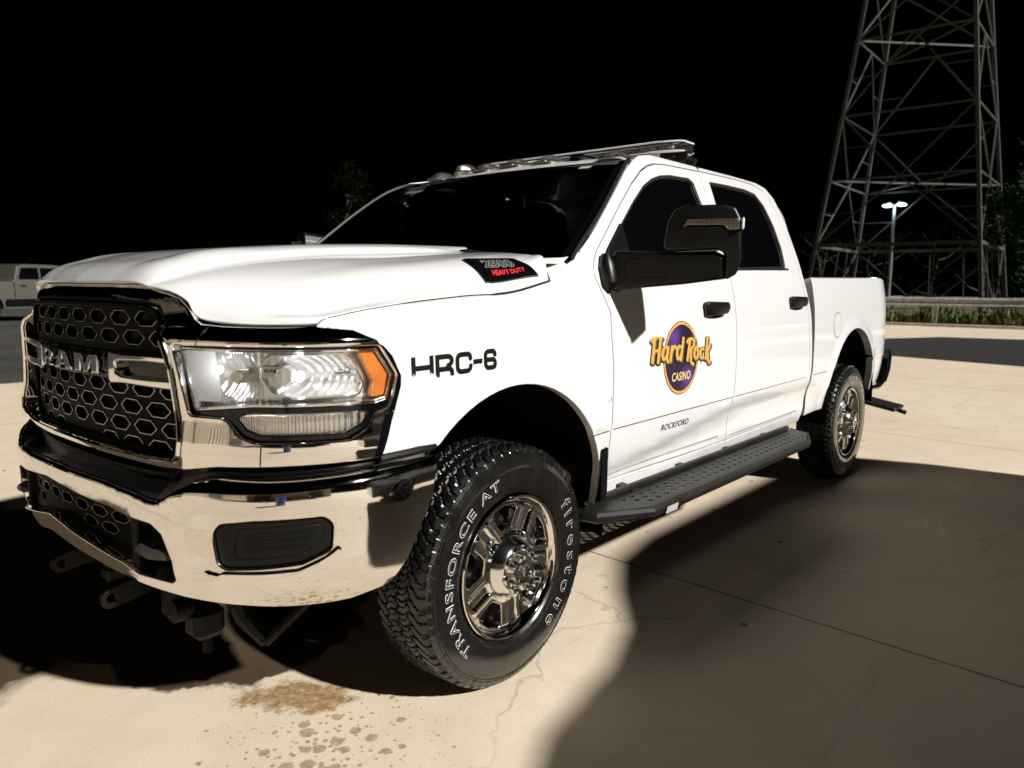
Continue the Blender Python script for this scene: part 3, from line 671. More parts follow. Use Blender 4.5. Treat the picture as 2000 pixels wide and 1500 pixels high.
# grille mesh: staggered long hexagon openings
def hexes(poly, pu, pv, hw, hh, u0, v0, flat=.5):
    out = []; us = [p[0] for p in poly]; vs_ = [p[1] for p in poly]; mrg = .008
    r = 0; v = v0
    while v < max(vs_):
        u = u0 + (pu / 2 if r % 2 else 0) - math.ceil((u0 - min(us)) / pu + 1) * pu
        while u < max(us):
            h = [(u - hw, v), (u - hw * flat, v - hh), (u + hw * flat, v - hh), (u + hw, v), (u + hw * flat, v + hh), (u - hw * flat, v + hh)]
            ok = inside(np.array([p[0] for p in h]), np.array([p[1] for p in h]), poly)
            if ok.all(): out.append(h)
            u += pu
        v += pv; r += 1
    return out
GM = plan_map(PLAN, lambda a_, z: -.028)
BARZ = (1.062, 1.158)
def gsec(z0, z1, v0, ph):
    P = [p for p in GO]; lim = [(-.66, z0), (.66, z0), (.66, z1), (-.66, z1)]
    hx = hexes([p for p in shrink(GO, -.008)], .131, .054, .0575, .0215, ph, v0)
    return [h for h in hx if min(p[1] for p in h) > z0 and max(p[1] for p in h) < z1]
hx = gsec(1.162, 1.30, 1.195, .087) + gsec(.86, 1.078, .887, .190)
grille = panel('grille_mesh', shrink(GO, -.012), [rnd(h, .004, 2) for h in hx], GM, M['hexblk'], truck, res=.03, thick=.022, bev=.0035)
multi('grille_edge_glint', [((rnd(h, .004, 2), [rnd(shrink(h, .0026), .003, 2)], plan_map(PLAN, lambda a_, z: -.0262)), dict(res=.03, thick=.004, bev=.0006)) for h in hx], M['edge_glint'], grille)  # metal lips added to paint bright highlights round the openings
mb = MB(); ff = plan_map(PLAN, lambda a_, z: FO(a_, z) + .004); mb.tube([ff(u if abs(u) > 1e-3 else 1e-3, v) for u, v in dens(rnd(shrink(GO, .002), .012, 3), .03)] + [ff(*rnd(shrink(GO, .002), .012, 3)[0])], .0058, 8); mb.build('opening_trim', M['chrome'], gs)
rim2 = [(s, z) for s, z in shrink(GO, .004)]
panel('grille_inner_frame', rim2, [shrink(GO, .016)], plan_map(PLAN, lambda a_, z: -.016), M['hexblk'], grille, res=.04, thick=.02, bev=.003)
mb = MB(); mb.box((-.885, 0, 1.08), (.02, 1.05, .44), .004); mb.box((-.89, 0, 1.12), (.03, .9, .02)); mb.box((-.89, 0, .98), (.03, .9, .02)); mb.build('radiator', M['radiator'], truck)
# centre bar: lettering between two chrome brackets
FB = lambda o: plan_map(PLAN, lambda a_, z: o)
bar = panel('grille_centre_bar', [(-.255, 1.066), (.255, 1.066), (.255, 1.152), (-.255, 1.152)], [], FB(-.020), M['gloss'], truck, res=.03, thick=.02, bev=.006)
for s in (-1, 1):
    bo = [(.262, 1.072), (.262, 1.142), (.272, 1.154), (.34, 1.150), (.45, 1.152), (.556, 1.152), (.562, 1.128), (.54, 1.130), (.45, 1.132), (.33, 1.128), (.302, 1.122), (.302, 1.096), (.33, 1.088), (.45, 1.086), (.56, 1.088), (.575, 1.060), (.45, 1.062), (.34, 1.064), (.275, 1.060)]
    panel('grille_bracket', [(s * a_, b_) for a_, b_ in rnd(bo, .004, 2)], [], FB(.006), M['chrome'], truck, res=.02, thick=.03, bev=.007)
    panel('bracket_backing', [(s * a_, b_) for a_, b_ in [(.268, 1.062), (.57, 1.064), (.555, 1.150), (.268, 1.152)]], [], FB(-.018), M['gloss'], grille, res=.03, thick=.01, bev=.002)
Rr = [(0, 0), (0, 1), (.78, 1), (1, .80), (1, .52), (.80, .36), (1.02, 0), (.66, 0), (.50, .32), (.36, .32), (.36, 0)]
Rh = [(.36, .56), (.62, .56), (.67, .62), (.67, .72), (.62, .78), (.36, .78)]
Aa = [(-.06, 0), (.32, 1), (.76, 1), (1.12, 0), (.74, 0), (.68, .18), (.38, .18), (.32, 0)]; Ah = [(.46, .40), (.62, .40), (.54, .72)]
Mm = [(0, 0), (0, 1), (.42, 1), (.60, .48), (.78, 1), (1.2, 1), (1.2, 0), (.88, 0), (.88, .52), (.70, 0), (.50, 0), (.32, .52), (.32, 0)]
LET = []
for poly, h, u0, wd in ((Rr, Rh, -.222, .098), (Aa, Ah, -.092, .120), (Mm, None, .062, .128)):
    f = lambda q: (-(u0 * 0) + (u0 + q[0] * wd), 1.083 + q[1] * .058)
    LET.append((([f(q) for q in poly], [[f(q) for q in h]] if h else [], FB(.012)), dict(res=.02, thick=.030, bev=.004)))
multi('grille_lettering', LET, M['chrome'], bar)
# ---- headlights
for s in (-1, 1):
    near = s > 0
    mm = lambda o: plan_map(PLAN, o)
    flip = lambda P: [(s * a_, b_) for a_, b_ in P]
    def refl(a_, z):
        d = -.050
        t = ((a_ - .735) / .075) ** 2 + ((z - 1.10) / .062) ** 2; d += .035 * min(1, t) - .035 if t < 1 else 0
        t = ((a_ - .965) / .135) ** 2 + ((z - 1.10) / .066) ** 2; d += (.045 * min(1, t) - .045) if t < 1 else 0
        return d
    body = [(.572, 1.184), (1.137, 1.184), (1.190, 1.105), (1.172, 1.035), (1.13, 1.024), (.80, 1.024), (.62, 1.006)]
    hl = panel('headlight', flip(rnd(body, .01, 3)), [], mm(refl), M['reflector'], truck, res=.012, thick=.01, bev=.003)
    tp = [(.80, 1.020), (1.13, 1.020), (1.10, .968), (1.045, .944), (.815, .944), (.775, .96), (.742, .998), (.76, 1.016)]
    # black bezel between the lamps, chrome inner frames
    HB = shrink(HLH, -.002)
    panel('headlight_bezel', flip(HB), [flip(rnd(shrink(body, .006), .01, 3)), flip(rnd(shrink(tp, .010), .01, 3))], mm(lambda a_, z: -.008), M['gloss'], hl, res=.02, thick=.09, bev=.004)
    panel('headlight_rim', flip(rnd(shrink(body, .005), .01, 3)), [flip(rnd(shrink(body, .013), .01, 3))], mm(lambda a_, z: -.005), M['chrome'], hl, res=.02, thick=.03, bev=.002)
    fr = [(.808, 1.10), (.815, 1.150), (.845, 1.168), (1.045, 1.168), (1.075, 1.150), (1.110, 1.085), (1.100, 1.050), (.90, 1.044), (.84, 1.058)]
    panel('projector_frame', flip(rnd(fr, .015, 4)), [flip(rnd(shrink(fr, .006), .012, 4))], mm(lambda a_, z: -.034), M['chrome'], hl, res=.02, thick=.07, bev=.002)
    panel('side_reflector', flip([(.610, 1.035), (.595, 1.172), (.668, 1.170), (.682, 1.032)]), [], mm(lambda a_, z: -.006 - .48 * (a_ - .595)), simple('textured_reflector', (.94, .94, .93), .35, 0, (200, .6, .002)), hl, res=.02, thick=.006, bev=.002)
    for cu_, cz_, rr, ln in ((.745, 1.105, .020, .065), (.885, 1.110, .026, .075)):
        p = Vector(mm(lambda a_, z: -.09)(s * cu_, cz_)); q = Vector(mm(lambda a_, z: -.09 + ln)(s * cu_, cz_)); mb = MB(); mb.tube([p, p + (q - p) * .9, q], [rr, rr, rr * .8], 20); mb.build('bulb_shield', M['satin'] if cu_ < .8 else M['reflector'], hl)
    cz_ = Vector(mm(lambda a_, z: -.05)(s * 1.045, 1.115)); mb = MB(); mb.box(cz_, (.035, .02, .012), .003); mb.tube([cz_ + Vector((.02, 0, 0)), cz_ + Vector((.07, .02 * s, 0))], .009, 10); mb.build('marker_bulb', M['clear'], hl)
    em = N('headlight_added_glow'); em.set(base=(.9, .9, .9), emis=(.93, .96, 1.0), estr=28)  # added glow that brightens the headlight from inside
    for cu_, cz_, o_, rr in ((.925, 1.108, -.020, .012), (.700, 1.122, -.020, .008)):
        c_ = Vector(mm(lambda a_, z: o_)(s * cu_, cz_)); mb = MB(); mb.tube([c_ + Vector((-.004, 0, -rr)), c_, c_ + Vector((.004, 0, rr))], [rr * .5, rr, rr * .5], 14); mb.build('headlight_added_glow', em.m, hl)
    am = [(1.085, 1.170), (1.128, 1.172), (1.172, 1.106), (1.160, 1.048), (1.118, 1.044), (1.127, 1.088)]
    panel('amber_reflector', flip(rnd(am, .006, 3)), [], mm(lambda a_, z: -.012), M['amber'], hl, res=.012, thick=.02, bev=.004)
    panel('clear_lens', flip(rnd(shrink(body, .008), .01, 3)), [], mm(lambda a_, z: -.002), M['clear'], hl, res=.03, thick=.002, bev=.001)
    ts = panel('turn_signal', flip(rnd(tp, .012, 3)), [], mm(lambda a_, z: -.045), M['reflector'], truck, res=.02, thick=.01, bev=.002)
    panel('turn_signal_lens', flip(rnd(shrink(tp, .012), .012, 3)), [], mm(lambda a_, z: -.006), M['ribbed'], ts, res=.02, thick=.01, bev=.003)
    if near:
        lv, lf = fit(text2('RAM', 1, 0, .02, 1.5), .826, 1.117, .868, 1.127)
        sp = plan_map(PLAN, lambda a_, z: -.028)
        pl = panel('lamp_nameplate', rnd([(.818, 1.104), (.878, 1.104), (.890, 1.118), (.878, 1.132), (.818, 1.132)], .006), [], plan_map(PLAN, lambda a_, z: -.030), simple('lamp_shield', (.8, .79, .77), .4, .6), hl, res=.02, thick=.01, bev=.002)
        decal('lamp_lettering', [(lv, lf, M['decalblk'], .0)], lambda u, v, d: sp(u, v, d), hl)
# ---- bumper
BTOP = [(0, .816), (.24, .812), (.38, .808), (.50, .795), (.57, .781), (.60, .781), (.65, .812), (.70, .838), (.76, .850), (.87, .851), (1.2, .860), (1.42, .872), (1.5, .874)]
def BO(a_, z):
    zt = lerp(BTOP, a_); hr = .016 + .024 * sstep(.60, .78, a_); t = max(0, (z - (zt - hr)) / hr); b = max(0, (.625 - z) / .12)
    q3 = max(0, (z - (zt - .115)) / .115); o = -.75 * hr * t * t - .045 * b * b - .017 * q3 * q3 * sstep(.62, .80, a_)
    o -= .005 * math.exp(-((z - .72) / .06) ** 2) * sstep(.66, .74, a_) * (1 - sstep(1.00, 1.22, a_))
    return o
BM = bmap(BO)
bt = [p for p in BTOP if p[0] <= 1.42]; bb = [(1.432, .852), (1.405, .75), (1.335, .62), (1.275, .495), (1.15, .474), (1.0, .484), (.86, .496), (.64, .505), (.47, .528), (.25, .562), (0, .590)]
bo = bt + bb; bo = [(-s, z) for s, z in bo[-2:0:-1]] + bo
INT = [(0, .760), (.3, .741), (.40, .737), (.49, .722), (.575, .713), (.61, .690), (.642, .62), (.644, .568), (.625, .553), (.50, .562), (.45, .586), (.25, .618), (0, .648)]
INT = [(-s, z) for s, z in INT[-2:0:-1]] + INT
FOG = rnd([(.768, .710), (.790, .734), (.88, .744), (1.06, .744), (1.086, .722), (1.080, .655), (1.0, .626), (.805, .616), (.784, .630)], .030, 5)
bum = panel('front_bumper', rnd(bo, .008, 3), [rnd(INT, .010, 3), FOG, [(-a_, b_) for a_, b_ in FOG]], BM, M['bchrome'], truck, res=.026, vres=.008, thick=.05, bev=.005)
for s in (-1, 1):
    fc = panel('fog_cover', [(s * a_, b_) for a_, b_ in shrink(FOG, .002)], [], bmap(lambda a_, z: BO(a_, z) - .012), M['black'], bum, res=.02, thick=.01, bev=.003)
    pad = rnd([(.835, .722), (1.05, .726), (1.060, .700), (1.045, .668), (.99, .648), (.845, .642), (.825, .66)], .014, 4)
    panel('fog_cover_pad', [(s * a_, b_) for a_, b_ in pad], [], bmap(lambda a_, z: BO(a_, z) - .006), M['black'], bum, res=.02, thick=.01, bev=.005)
    for k in range(3):
        z = .708 - .018 * k; mb = MB(); f_ = bmap(lambda a_, z_: BO(a_, z_) - .0045)
        mb.tube([f_(s * a_, z + .02 * (a_ - .94)) for a_ in np.linspace(.855, 1.035 - .012 * k, 10)], [.001] + [.0035] * 8 + [.001], 6); mb.build('cover_rib', M['black'], bum)
    sc_ = rnd([(.742, .612), (.785, .604), (.80, .611), (.99, .614), (1.06, .640), (1.095, .664), (1.108, .650), (1.02, .606), (.93, .590), (.80, .586), (.758, .592)], .008, 3)
    panel('bumper_scoop_lip', [(s * a_, b_) for a_, b_ in sc_], [], bmap(lambda a_, z: BO(a_, z) + .009), M['chrome'], bum, res=.015, thick=.012, bev=.008)
# top pad between bumper and grille
mb = MB(); rows_ = []
for s_ in np.linspace(-1.40, 1.40, 90):
    a_ = abs(s_); zt = lerp(BTOP, a_); q = bmap(BO)(s_ if abs(s_) > 1e-4 else 1e-4, zt - .006, -.008)
    pf = a_ * .93; zi = lerp([(0, .838), (.5, .834), (.62, .846), (.75, .868), (1.4, .876)], a_); g_ = plan_map(PLAN, lambda a2, z: -.015)(math.copysign(min(pf, 1.30), s_ if abs(s_) > 1e-4 else 1), zi)
    q = Vector(q); g_ = Vector(g_); m_ = (q + g_) / 2
    rows_.append([q + Vector((.012, 0, -.02)), q + Vector((.008, 0, .004)), m_ + Vector((-.012, 0, -.010 if a_ < .6 else .001)), m_ + Vector((.02, 0, .012 if a_ < .6 else .004)), g_, g_ + Vector((.05, 0, .03))])
mb.grid(rows_); mb.build('bumper_step_pad', simple('step_pad_plastic', (.004, .004, .004), .25, 0, (60, .25, .002), spec=.3), truck, ang=40)
# lower grille, dividers, tow hooks
LG = [(0, .752), (.3, .733), (.455, .716), (.462, .60), (.45, .592), (.25, .624), (0, .654)]; LG = [(-s, z) for s, z in LG[-2:0:-1]] + LG
lm = bmap(lambda a_, z: -.045)
hx = hexes(LG, .118, .0405, .052, .0165, .03, .612)
lg = panel('lower_grille', shrink(LG, -.010), [rnd(h, .003, 2) for h in hx], lm, M['hexblk'], truck, res=.03, thick=.018, bev=.003)
multi('grille_edge_glint', [((rnd(h, .003, 2), [rnd(shrink(h, .0024), .002, 2)], bmap(lambda a_, z: -.0432)), dict(res=.03, thick=.004, bev=.0006)) for h in hx], M['edge_glint'], lg)  # same added highlight lips for the lower openings
for s in (-1, 1):
    panel('intake_divider', [(s * a_, b_) for a_, b_ in [(.462, .735), (.497, .733), (.492, .56), (.467, .575)]], [], bmap(lambda a_, z: -.022), M['black'], lg, res=.02, thick=.05, bev=.006)
    hk = MB(); f_ = lambda a_, o, z: Vector(bmap(lambda q, w_: o)(s * a_, z))
    hk.tube([f_(.50, -.16, .645), f_(.505, -.05, .640), f_(.52, -.012, .634), (f_(.565, -.004, .630)), f_(.61, -.015, .628), f_(.632, -.06, .628), f_(.635, -.16, .63)], .0145, 10); hk.build('tow_hook', simple('hook_paint', (.03, .029, .027), .5, 0, (60, .3, .002)), truck)
mb = MB(); mb.grid([[Vector(bmap(lambda a2, z2: -.19)(math.copysign(max(abs(a_), 1e-3), a_), z)) for z in (.54, .80)] for a_ in np.linspace(-.70, .70, 30)]); mb.build('intake_backing', M['dark'], truck)
# valance and brackets beneath the bumper
mb = MB(); mb.grid([[Vector(bmap(lambda a2, z2: o)(math.copysign(max(abs(a_), 1e-3), a_), z + .06 * max(0, 1 - abs(a_) / .7))) for o, z in ((-.07, .515), (-.10, .480), (-.22, .485))] for a_ in np.linspace(-1.12, 1.12, 60)]); mb.build('valance', M['black'], truck)
def eyeplate(y, x0, x1, z0, z1, r):
    pl = []
    dx, dz = x0 - x1, z0 - z1; L = math.hypot(dx, dz); ux, uz = dx / L, dz / L
    o = [(x0 + r * (ux * math.cos(t) - uz * math.sin(t)), z0 + r * (uz * math.cos(t) + ux * math.sin(t))) for t in np.linspace(-PI / 2, PI / 2, 12)]
    o += [(x1 - uz * r * 1.2, z1 + ux * r * 1.2), (x1 + uz * r * 1.2, z1 - ux * r * 1.2)]
    return (o, [circ(x0, z0, r * .45, 16)], lambda x, z: (x, y, z))
for y, xa, za in ((.105, -1.01, .434), (-.285, -1.01, .426)):
    t_ = multi('tow_bracket', [(eyeplate(y, xa, -.78, za, .47, .030), dict(res=.03, thick=.014, bev=.003, back=True, ref=(-1, 5, .5)))], M['steelblk'], truck)
mb = MB()
mb.box((-.80, .0, .50), (.10, 1.1, .09), .01); mb.bar((-.83, .08, .46), (-.86, .08, .36), .05, .07); mb.box((-.86, .08, .37), (.07, .06, .05), .01)
mb.box((-.82, -.37, .42), (.16, .07, .15), .02); mb.box((-.80, -.42, .33), (.10, .09, .10), .02); mb.lathe([(-.03, .0), (-.03, .035), (.02, .04), (.03, .02)], 14, 'X', (-.86, -.40, .38))
mb.tube([(-.75, -.45, .45), (-.72, -.50, .33), (-.66, -.52, .24)], [.03, .024, .018], 8); mb.tube([(-.66, -.52, .24), (-.55, -.62, .38), (-.45, -.7, .48)], .016, 8)
mb.tube([(-.78, -.40, .30), (-.79, -.41, .22)], [.012, .018], 8)
mb.build('steering_linkage', M['steelblk'], truck)
# far and near turn-down between fender and bumper
for s in (-1, 1):
    mb = MB(); mb.tube([(-.545, s * .945, .872), (-.45, s * .965, .878), (-.37, s * .970, .882), (-.33, s * .955, .895)], .012, 8); mb.build('bumper_gap_seal', M['black'], truck)
# ------------------------------------------------------------------ wheels (built about the hub, outer face towards -y)
TR, TW = .415, .275
def tread(th, w_):      # radial depth at angle th (0..1 turns) and width position w_ (-1..1)
    d = 0.0; n = 62
    ph = th * n
    aw = abs(w_)
    for c, hw in ((.0, .035), (.44, .035), (-.44, .035)):
        z = c + .045 * (1 if (ph % 1) < .5 else -1) * (1 - abs(2 * ((ph * 2) % 1) - 1) * .3)
        if abs(w_ - z) < hw: d = max(d, .010)
    sh = ph + (.28 * math.sin(w_ * 9) + .35 * w_)
    if aw > .5:
        f = (sh * 1.0) % 1
        if f < .20: d = max(d, .010)
        if aw > .82 and (int(sh) % 2) and f < .42: d = max(d, .007)
    else:
        f = (sh + (.5 if w_ > 0 else 0)) % 1
        if f < .13: d = max(d, .008)
        if .48 < f < .55: d = max(d, .004)
    return d
def make_wheel():
    root = None
    # tyre carcass with tread
    mb = MB(); NT, NWd = 900, 46
    prof = []
    side_ = [(y + .008, r) for y, r in [(-.118, .250), (-.126, .258), (-.134, .272), (-.1385, .295), (-.1400, .322), (-.1385, .350), (-.134, .372), (-.128, .388), (-.1235, .3985)]]
    rowsT = []
    ws_ = np.linspace(-1, 1, NWd)
    for k in range(NT):
        th = k / NT; c, s_ = math.cos(2 * PI * th), math.sin(2 * PI * th); ring = []
        for y, r in side_:
            if r > .384 and (th * 62) % 1 < .2: r -= .004
            ring.append((r * c, y, r * s_))
        for w_ in ws_:
            r = TR - .0045 * w_ * w_ - .010 * max(0, abs(w_) - .86) / .14 - tread(th, w_)
            ring.append((r * c, w_ * .1125, r * s_))
        for y, r in side_[::-1]: ring.append((r * c, -y, r * s_))
        rowsT.append(ring)
    rowsT.append(rowsT[0])
    mb.grid(rowsT)
    ty = mb.build('tyre', [M['rubber'], M['sidewall']], None, ang=28)
    me = ty.data; mi = [1 if (p.center.y < -.1165 or p.center.y > .1165) else 0 for p in me.polygons]; me.polygons.foreach_set('material_index', mi)
    # sidewall ribs and lettering
    mb = MB()
    for r, y in ((.265, -.1220), (.372, -.1265), (.381, -.1228)): mb.lathe([(y + .003, r - .003), (y - .0012, r - .001), (y - .0012, r + .001), (y + .003, r + .003)], 120, 'Y')
    for k in range(0, 72, 1):
        t = math.radians(k * 5)
        if k % 6 == 0: mb.X = Matrix.Rotation(-t, 4, 'Y'); mb.box((.378, -.1245, 0), (.010, .004, .004), .001)
    mb.X = Matrix.Identity(4); mb.build('sidewall_rib', M['rubber'], ty)
    SR = [(.25, -.110), (.258, -.118), (.272, -.126), (.295, -.1305), (.322, -.1320), (.350, -.1305), (.372, -.126)]
    def lett(txt, a0, a1, rc, h, bold, rev=False):
        lo = txt[0] == 'f'; h = .074 if lo else h; vs, fs = text2(txt, 1, 0, bold * (.6 if lo else 1), 1, 1.5 if lo else 1.25)
        A = min(v[0] for v in vs); B = max(v[0] for v in vs); c_ = .30 if lo else .36
        out = []
        for x, y in vs:
            t = math.radians(a0 + (a1 - a0) * (x - A) / (B - A)); r = rc + (y - c_) * h; out.append((t, r))
        return out, fs
    def lm_(t, r, d): return (r * math.cos(t), lerp(SR, r) - d, r * math.sin(t))
    L = []
    for txt, a0, a1 in (('TRANSFORCE AT', 224, 106), ('firestone', 33, -56)):
        rc, h = (.318, .047)
        L += [(*lett(txt, a0, a1, rc, h, .026), M['letter'], .0012), (*lett(txt, a0 - .25, a1 + .25, rc, h, -.004), M['sidewall'], .0022)]
    decal('tyre_lettering', L, lm_, ty)
    # rim barrel and lip
    mb = MB(); mb.lathe([(-.113, .246), (-.119, .2475), (-.122, .2445), (-.121, .239), (-.115, .233), (-.104, .230), (-.098, .226), (-.06, .214), (.0, .200), (.09, .205), (.112, .235), (.118, .246)], 96); rim = mb.build('rim', M['chrome'], None, ang=50)
    # disc with five windows and scooped spokes
    def face(a_, b_):
        r = math.hypot(a_, b_); t = math.degrees(math.atan2(b_, a_))
        y = lerp([(0, -.118), (.085, -.118), (.105, -.112), (.125, -.104), (.17, -.103), (.205, -.103), (.222, -.098), (.235, -.086)], r)
        k = ((t - 25 - 36) % 72); k = min(k, 72 - k)        # degrees from the nearest spoke centre line
        if .11 < r < .222:
            q = k * r * PI / 180
            y += .009 * (1 - sstep(.011, .023, q)) * sstep(.108, .122, r) * (1 - sstep(.196, .216, r))
            y -= .004 * math.exp(-((q - .030) / .007) ** 2) * sstep(.11, .13, r) * (1 - sstep(.20, .22, r))
        return (a_, y, b_)
    holes = []
    for k in range(5):
        t0 = math.radians(25 + 72 * k)
        hp = []
        for r, da in ((.135, -11), (.135, 11), (.165, 15.5), (.200, 18), (.211, 14), (.214, 0), (.211, -14), (.200, -18), (.165, -15.5)):
            t = t0 + math.radians(da); hp.append((r * math.cos(t), r * math.sin(t)))
        holes.append(rnd(hp, .012, 4))
    disc = panel('rim_disc', circ(0, 0, .231, 96), holes, face, M['chrome'], rim, res=.0055, thick=.045, bev=.006, ref=(0, .5, 0))
    # hub cup, lug nuts, cap
    mb = MB(); mb.lathe([(-.100, .112), (-.118, .104), (-.128, .094), (-.139, .088), (-.145, .080), (-.146, .050), (-.146, .0)], 64); hub = mb.build('hub_cover', M['hubchrome'], rim, ang=30)
    for k in range(8):
        t = 2 * PI * (k + .4) / 8; mb = MB(); c = (.068 * math.cos(t), 0, .068 * math.sin(t))
        mb.lathe([(-.140, .0175), (-.150, .0165), (-.156, .0125)], 20, 'Y', c); mb.lathe([(-.150, .0125), (-.166, .0115), (-.172, .008), (-.173, 0)], 6, 'Y', c); mb.build('lug_nut', M['hubchrome'], hub, ang=25)
    mb = MB(); mb.lathe([(-.140, .047), (-.158, .047), (-.166, .0455), (-.167, .041), (-.1645, .036), (-.168, .020), (-.1685, 0)], 48); cap = mb.build('centre_cap', M['chrome'], hub, ang=30)
    mb = MB()
    for s in (-1, 1):
        pts = []
        for k in range(15):
            t = k / 14 * 4.6; r = .016 - .0020 * t; pts.append((s * (.012 + r * math.cos(t) * .8), -.169, .004 + r * math.sin(t)))
        mb.tube(pts, [.0025 + .0015 * math.sin(PI * k / 14) for k in range(15)], 6)
    mb.tube([(0, -.169, .012), (0, -.170, -.004), (0, -.169, -.020)], [.006, .005, .003], 6)
    mb.build('cap_emblem', M['satin'], cap)
    mb = MB(); mb.lathe([(.02, .165), (.035, .165), (.035, .06), (.02, .06)], 48, closed=True); mb.box((.12, .0, .06), (.09, .08, .14), .015); mb.build('brake_disc', M['satin'], rim)
    mb = MB(); mb.lathe([(.06, .0), (.06, .205)], 40); mb.build('brake_shield', M['dark'], rim)
    return ty, rim
def make_wheel_at(src, x, s, rot, zc=.412):
    ty, rim = src
    return ty, rim
ty, rim = make_wheel()
# one mesh wheel part: the tyre carries the rim as its sub-part's sibling under an Empty-free part
hubm = MB(); hubm.lathe([(-.06, 0), (-.06, .06), (.05, .07), (.10, .05), (.10, 0)], 24)
wheel0 = hubm.build('wheel', M['steelblk'], truck)
def reparent(o, par):
    o.parent = par
for o in (ty, rim): o.parent = wheel0
# keep the tree three deep: everything below the rim or tyre is joined to the wheel as its own sub-part
for o in list(ty.children) + list(rim.children):
    for g in list(o.children):
        for h_ in list(g.children): h_.parent = wheel0
        g.parent = wheel0
    o.parent = wheel0
def place(o, x, y, z, ang, flip):
    o.location = (x, y, z); o.rotation_euler = (0, ang, PI if flip else 0)
place(wheel0, 0, -.856, .412, 0, False)
for (x, y, ang, fl) in ((3.797, -.835, math.radians(-75), False), (0, .86, .7, True), (3.797, .86, 1.9, True)):
    c = copy_tree(wheel0, truck); place(c, x, y, .412, ang, fl)
# ------------------------------------------------------------------ mirrors
def mirror(s):
    X = lambda u: .55 + (u - .93) * .45
    def mp(o, k=0.0, c=(1.26, 1.52)): return lambda u, z: (X(u) + o + k * ((u - c[0]) ** 2 * 1.2 + (z - c[1]) ** 2), s * u, z)
    ref = (3, s * 1.2, 1.5)
    hs = [(1.134, 1.498), (1.150, 1.600), (1.168, 1.640), (1.20, 1.655), (1.33, 1.657), (1.368, 1.646), (1.390, 1.60), (1.394, 1.47), (1.380, 1.405), (1.350, 1.384), (1.342, 1.388), (1.346, 1.480), (1.328, 1.492), (1.16, 1.486)]
    root = panel('tow_mirror', rnd(rnd(hs, .028, 5), .01, 3), [], mp(0, .5), M['mirrorblack'], truck, res=.010, thick=.12, bev=.012, ref=ref, back=True)
    am = [(.965, 1.340), (1.21, 1.366), (1.35, 1.388), (1.340, 1.470), (1.318, 1.484), (1.15, 1.486), (.965, 1.492), (.945, 1.45), (.94, 1.38)]
    arm = panel('mirror_arm', rnd(am, .014, 4), [], mp(.014, .15, (1.2, 1.43)), M['mirrorblack'], root, res=.015, thick=.105, bev=.016, ref=ref, back=True)
    panel('arm_cover', rnd([(1.010, 1.392), (1.16, 1.395), (1.17, 1.376), (1.325, 1.394), (1.330, 1.465), (1.01, 1.462)], .008, 3), [], mp(.010, .15, (1.2, 1.43)), M['mirrorblack'], root, res=.015, thick=.01, bev=.004, ref=ref)
    lp = [(1.198, 1.566), (1.214, 1.604), (1.384, 1.608), (1.386, 1.563), (1.350, 1.562), (1.335, 1.580), (1.22, 1.580)]
    panel('mirror_lamp', rnd(lp, .005, 3), [], mp(-.006, .5), M['clear'], root, res=.012, thick=.008, bev=.003, ref=ref)
    panel('mirror_lamp_reflector', rnd(shrink(lp, .002), .005, 3), [], mp(-.001, .5), M['reflector'], root, res=.012, thick=.008, bev=.001, ref=ref)
    mb = MB(); mb.box((X(1.392) + .012, s * 1.3915, 1.585), (.050, .010, .040), .004, Matrix.Rotation(.42 * -s, 3, 'Z')); mb.build('mirror_lamp_end', M['letter'], root)
    panel('mirror_glass', rnd([(1.17, 1.51), (1.18, 1.63), (1.36, 1.63), (1.37, 1.51)], .02, 4), [], (lambda u, z: (X(u) + .103, s * (u - .046), z)), M['chrome'], root, res=.03, thick=.004, bev=.002, ref=(-3, s * 1.2, 1.5))
    sail = [(.575, 1.352), (.562, 1.40), (.575, 1.445), (.63, 1.505), (.768, 1.615), (.778, 1.60), (.792, 1.505), (.792, 1.44), (.76, 1.36), (.66, 1.335)]
    panel('mirror_base', rnd(sail, .012, 4), [], side(s, .010), M['mirrorblack'], root, res=.02, thick=.03, bev=.010)
    mb = MB(); y = s * (sideY(.58, 1.41) + .005)
    mb.tube([(.582, y, 1.475), (.572, s * (abs(y) + .012), 1.43), (.578, s * (abs(y) + .020), 1.38), (.592, y, 1.338)], [.02, .034, .036, .02], 14); mb.build('mirror_pivot', M['mirrorblack'], root)
for s in (-1, 1): mirror(s)
